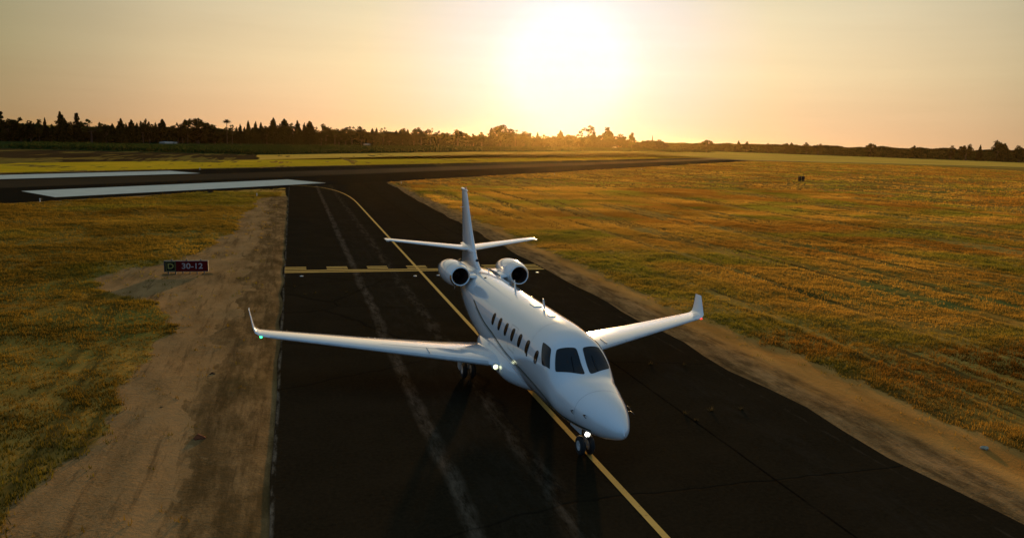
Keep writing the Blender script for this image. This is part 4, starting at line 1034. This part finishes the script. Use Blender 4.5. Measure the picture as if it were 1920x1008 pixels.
# ---------------------------------------------------------------- the taxiway sign
sg_ = tag(empty('taxiway_sign', (-13.25, 46.0, -.01), -.02), 'low black and red sign reading D and 30-12, left of the taxiway', 'sign')
sg_.scale = (.94, 1, .84); sg_.location.z = -.03
black = plain('black sign panel', (.008, .008, .008), .8, 0, .1); red = plain('red sign panel', (.11, .004, .004), .8, 0, .1); s_yel = plain('yellow sign lettering', (.30, .26, .05), .4); s_whi = plain('white sign lettering', (.40, .33, .30), .4); s_box = plain('sign housing grey', (.10, .09, .08), .5)
MB().box((0, .04, .60), (2.46, .20, .74)).build('housing', s_box, sg_)
MB().box((-.885, -.065, .60), (.63, .012, .66)).build('black_panel', black, sg_)
MB().box((.325, -.065, .60), (1.77, .012, .66)).build('red_panel', red, sg_)
for k in range(6):
    x = -1.0 + k*.40
    leg = MB(); leg.box((x, .04, .115), (.06, .06, .23)); leg.box((x, .04, .01), (.14, .14, .02)); leg.build('leg', s_box, sg_)
for x in (-.80, 0.02, .82): 
    mb = MB(); mb.tube([(x, .04, .97), (x, .04, 1.02)], .03, 8); mb.box((x, .04, 1.035), (.10, .08, .035)); mb.build('lifting_bracket', s_box, sg_)
def text(name, s, loc, size, mat, parent, rot=(math.pi/2, 0, 0), ext=.004):
    cu = bpy.data.curves.new(name, 'FONT'); cu.body = s; cu.size = size; cu.extrude = ext; cu.align_x = 'CENTER'; cu.align_y = 'CENTER'; cu.offset = .008
    o = bpy.data.objects.new(name, cu); COL.objects.link(o); dg = bpy.context.evaluated_depsgraph_get(); dg.update()
    me = bpy.data.meshes.new_from_object(o.evaluated_get(dg)); bpy.data.objects.remove(o)
    me.materials.clear(); me.materials.append(mat)
    q = bpy.data.objects.new(name, me); q.location = loc; q.rotation_euler = rot; return link(q, parent)
text('letter', 'D', (-.86, -.076, .60), .50, s_yel, sg_)
mb = MB()
for (x, z, w, h) in ((-.86, .895, .50, .018), (-.86, .305, .50, .018), (-1.11, .60, .018, .58), (-.61, .60, .018, .58)): mb.box((x, -.075, z), (w, .006, h))
mb.build('letter_border', s_yel, sg_)
text('lettering', '30-12', (.34, -.076, .60), .52, s_whi, sg_)
pad = tag(MB().box((0, 0, 0), (3.0, .6, .08)).build('concrete_pad', plain('concrete pad', (.12, .085, .035), .95, 0, .0)), 'long flat concrete pad under the taxiway sign', 'concrete pad')
pad.location = (-13.0, 46.02, -.03)

# ---------------------------------------------------------------- small airfield things
post_w = plain('white marker post', (.65, .63, .58), .5); lens_m = plain('clear light lens', (.55, .52, .42), .15)
spots = [(10.5, 132.7, 'white edge light at the grass corner right of the jet tail fin'), (54.4, 179.8, 'white edge light at the near runway edge below the sun'), (102.5, 232.2, 'white edge light far along the near runway edge, right of the sun'), (-32.9, 90.8, 'white edge light below the left corner of the broad white runway marking'), (-11.8, 102.2, 'white edge light at the top of the bare soil left of the taxiway'), (-25.6, 169.0, 'white edge light on the far verge beyond the runway')]
lt0 = None
def copy_thing(t):
    c = t.copy(); COL.objects.link(c)
    for ch in t.children: d = ch.copy(); COL.objects.link(d); d.parent = c
    return c
for x, y, lab in spots:
    if lt0 is None:
        t = lt0 = empty('edge_light')
        MB().lathe([(0, .14), (.03, .13), (.04, .04), (.26, .035), (.28, .06)], (0, 0, 0), (0, 0, 1), 12).build('stake', post_w, t, True)
        MB().lathe([(.28, .07), (.36, .065), (.41, .04), (.425, .002)], (0, 0, 0), (0, 0, 1), 12).build('lens', lens_m, t, True)
    else: t = copy_thing(lt0)
    t.location = (x, y, .0); tag(t, lab, 'runway light', 'edge lights around the runway')
bx = plain('dull grey utility box', (.16, .12, .09), .8, 0, .05); bx2 = plain('dark brown utility box', (.05, .032, .018), .8, 0, .05)
for x, y, lab in ((119.9, 173.6, 'left one of two dark utility boxes standing in the golden field'), (121.5, 174.3, 'right one of two dark utility boxes standing in the golden field')):
    t = tag(empty('utility_box', (x, y, -.05), .35), lab, 'utility box', 'pair of utility boxes in the field')
    MB().box((0, 0, .72), (.62, .5, 1.14)).build('cabinet', bx2, t)
    MB().box((0, 0, 1.33), (.70, .56, .06)).build('lid', bx, t)
    for q in (-.2, .2): MB().tube([(q, 0, 0), (q, 0, .2)], .04, 8).build('leg', bx, t)
t = tag(empty('equipment_box', (-17.6, 105.6, 0), .7), 'small dark equipment box at the runway edge below the white marking', 'equipment box')
MB().box((0, 0, .33), (.6, .4, .42)).build('cabinet', bx2, t); MB().box((0, 0, .56), (.66, .46, .04)).build('lid', bx2, t)
MB().box((.0, 0, .05), (1.2, .7, .10)).build('base', bx, t)

def rock(name, loc, r, mat, seed, flat=.6):
    rr = np.random.default_rng(seed); n1, n2 = 9, 14; V = []; F = []
    for i in range(n1):
        th = math.pi*i/(n1-1)
        for k in range(n2):
            a = 2*math.pi*k/n2; q = r*(1 + .22*math.sin(3*a + seed) + .22*(rr.random() - .5))
            V.append((q*math.sin(th)*math.cos(a), q*math.sin(th)*math.sin(a)*.7, q*math.cos(th)*flat))
    for i in range(n1-1):
        for k in range(n2): F.append((i*n2 + k, i*n2 + (k+1) % n2, (i+1)*n2 + (k+1) % n2, (i+1)*n2 + k))
    o = mesh_obj(name, V, F, mat, None, False); o.location = loc; o.rotation_euler = (0, 0, seed); return o
pale = plain('pale stone', (.42, .36, .24), .9, 0, .1, 0, .25, 9); clod = plain('dark soil clod', (.055, .028, .014), .95, 0, .05, 0, .3, 9); redc = plain('reddish soil clod', (.15, .045, .018), .95, 0, .05, 0, .3, 9)
tag(rock('pale_stone', (11.2, 16.0, .02), .12, pale, 3, .4), 'pale flat stone on the soil shoulder at the lower right', 'stone')
tag(rock('soil_clod', (-9.9, 20.9, 0), .20, redc, 5, .3), 'flat reddish clod of soil on the shoulder at the lower left', 'soil clod', 'clods of soil on the left shoulder')
tag(rock('soil_clod', (-11.2, 23.4, .0), .09, clod, 6, .5), 'small dark clod of soil upper left of the reddish one', 'soil clod', 'clods of soil on the left shoulder')
tag(rock('soil_clod', (-10.1, 26.6, .0), .15, clod, 8, .3), 'dark flat clod of soil on the left shoulder below the wing tip', 'soil clod', 'clods of soil on the left shoulder')
# weeds in the pavement joints
weed_m = leaf_mat('dry weed', (.05, .035, .012), (.12, .09, .035))
def weed_mesh(seed):
    r = np.random.default_rng(seed); k = 46; a = r.random(k)*6.28; q = r.random(k)*.06; h = r.uniform(.04, .13, k); L = r.uniform(.05, .16, k)
    V = np.zeros((k, 3, 3)); 
    for i in range(k):
        b = np.array([q[i]*math.cos(a[i]*2), q[i]*math.sin(a[i]*2), 0]); s = np.array([-math.sin(a[i]), math.cos(a[i]), 0])*.010
        V[i] = [b - s, b + s, b + np.array([L[i]*math.cos(a[i]), L[i]*math.sin(a[i]), h[i]])]
    me = bpy.data.meshes.new('weed_tuft'); me.from_pydata([tuple(v) for v in V.reshape(-1, 3)], [], [(3*i, 3*i+1, 3*i+2) for i in range(k)]); me.materials.append(weed_m); return me
wm = [weed_mesh(i) for i in range(3)]
WE = [(-7.4, 41.6, 'dry weed in the pavement near its left edge just before the hold line'), (-6.9, 39.6, 'left one of two close dry weeds left of the pale seam, before the hold line'), (-6.4, 39.8, 'right one of two close dry weeds left of the pale seam, before the hold line'), (-4.8, 39.9, 'dry weed beside the pale seam before the hold line'),
      (5.35, 25.2, 'dry weed on the dark pavement below the right wing, nearer the jet'), (6.6, 24.9, 'dry weed on the dark pavement below the right wing, nearer the soil'), (4.05, 20.1, 'dry weed in the dark crack right of the nose, upper one'), (4.1, 19.5, 'dry weed in the dark crack right of the nose, lower one'), (5.0, 20.2, 'dry weed a little right of the dark crack'), (6.0, 20.1, 'dry weed midway between the dark crack and the soil shoulder')]
for i, (x, y, lab) in enumerate(WE):
    o = bpy.data.objects.new('weed_tuft', wm[i % 3]); o.location = (x, y, .003); s = .7 + .4*rt.random(); o.scale = (s, s, s); o.rotation_euler = (0, 0, i); link(o); tag(o, lab, 'weed', 'dry weeds growing in the pavement')
for x, y, lab in ((-7.0, 44.9, 'flush light before the hold line near the left pavement edge'), (-.55, 44.4, 'flush light just left of the yellow centre line below the hold line'), (.85, 44.5, 'flush light just right of the yellow centre line below the hold line'), (7.2, 45.0, 'flush light before the hold line near the right pavement edge')):
    o = MB().lathe([(-.01, .11), (.012, .10), (.022, .06), (.024, .002)], (0, 0, 0), (0, 0, 1), 16).build('flush_light', post_w, None, True); o.location = (x, y, .004); tag(o, lab, 'pavement light', 'flush lights along the hold line')

# ---------------------------------------------------------------- evening haze
hz = bpy.data.materials.new('evening haze'); hz.use_nodes = True; hn, hl = hz.node_tree.nodes, hz.node_tree.links; hn.clear()
pv = hn.new('ShaderNodeVolumePrincipled'); pv.inputs['Color'].default_value = (1.0, .66, .22, 1); pv.inputs['Density'].default_value = .000022; pv.inputs['Anisotropy'].default_value = .88
ho = hn.new('ShaderNodeOutputMaterial'); hl.new(pv.outputs[0], ho.inputs['Volume'])
gz0 = float(GZ.min()) - 1.0
hb = MB().box((0, 500, (gz0 + 42)/2), (24000, 24000, 42 - gz0)).build('haze', hz)
setting(hb, 'stuff')
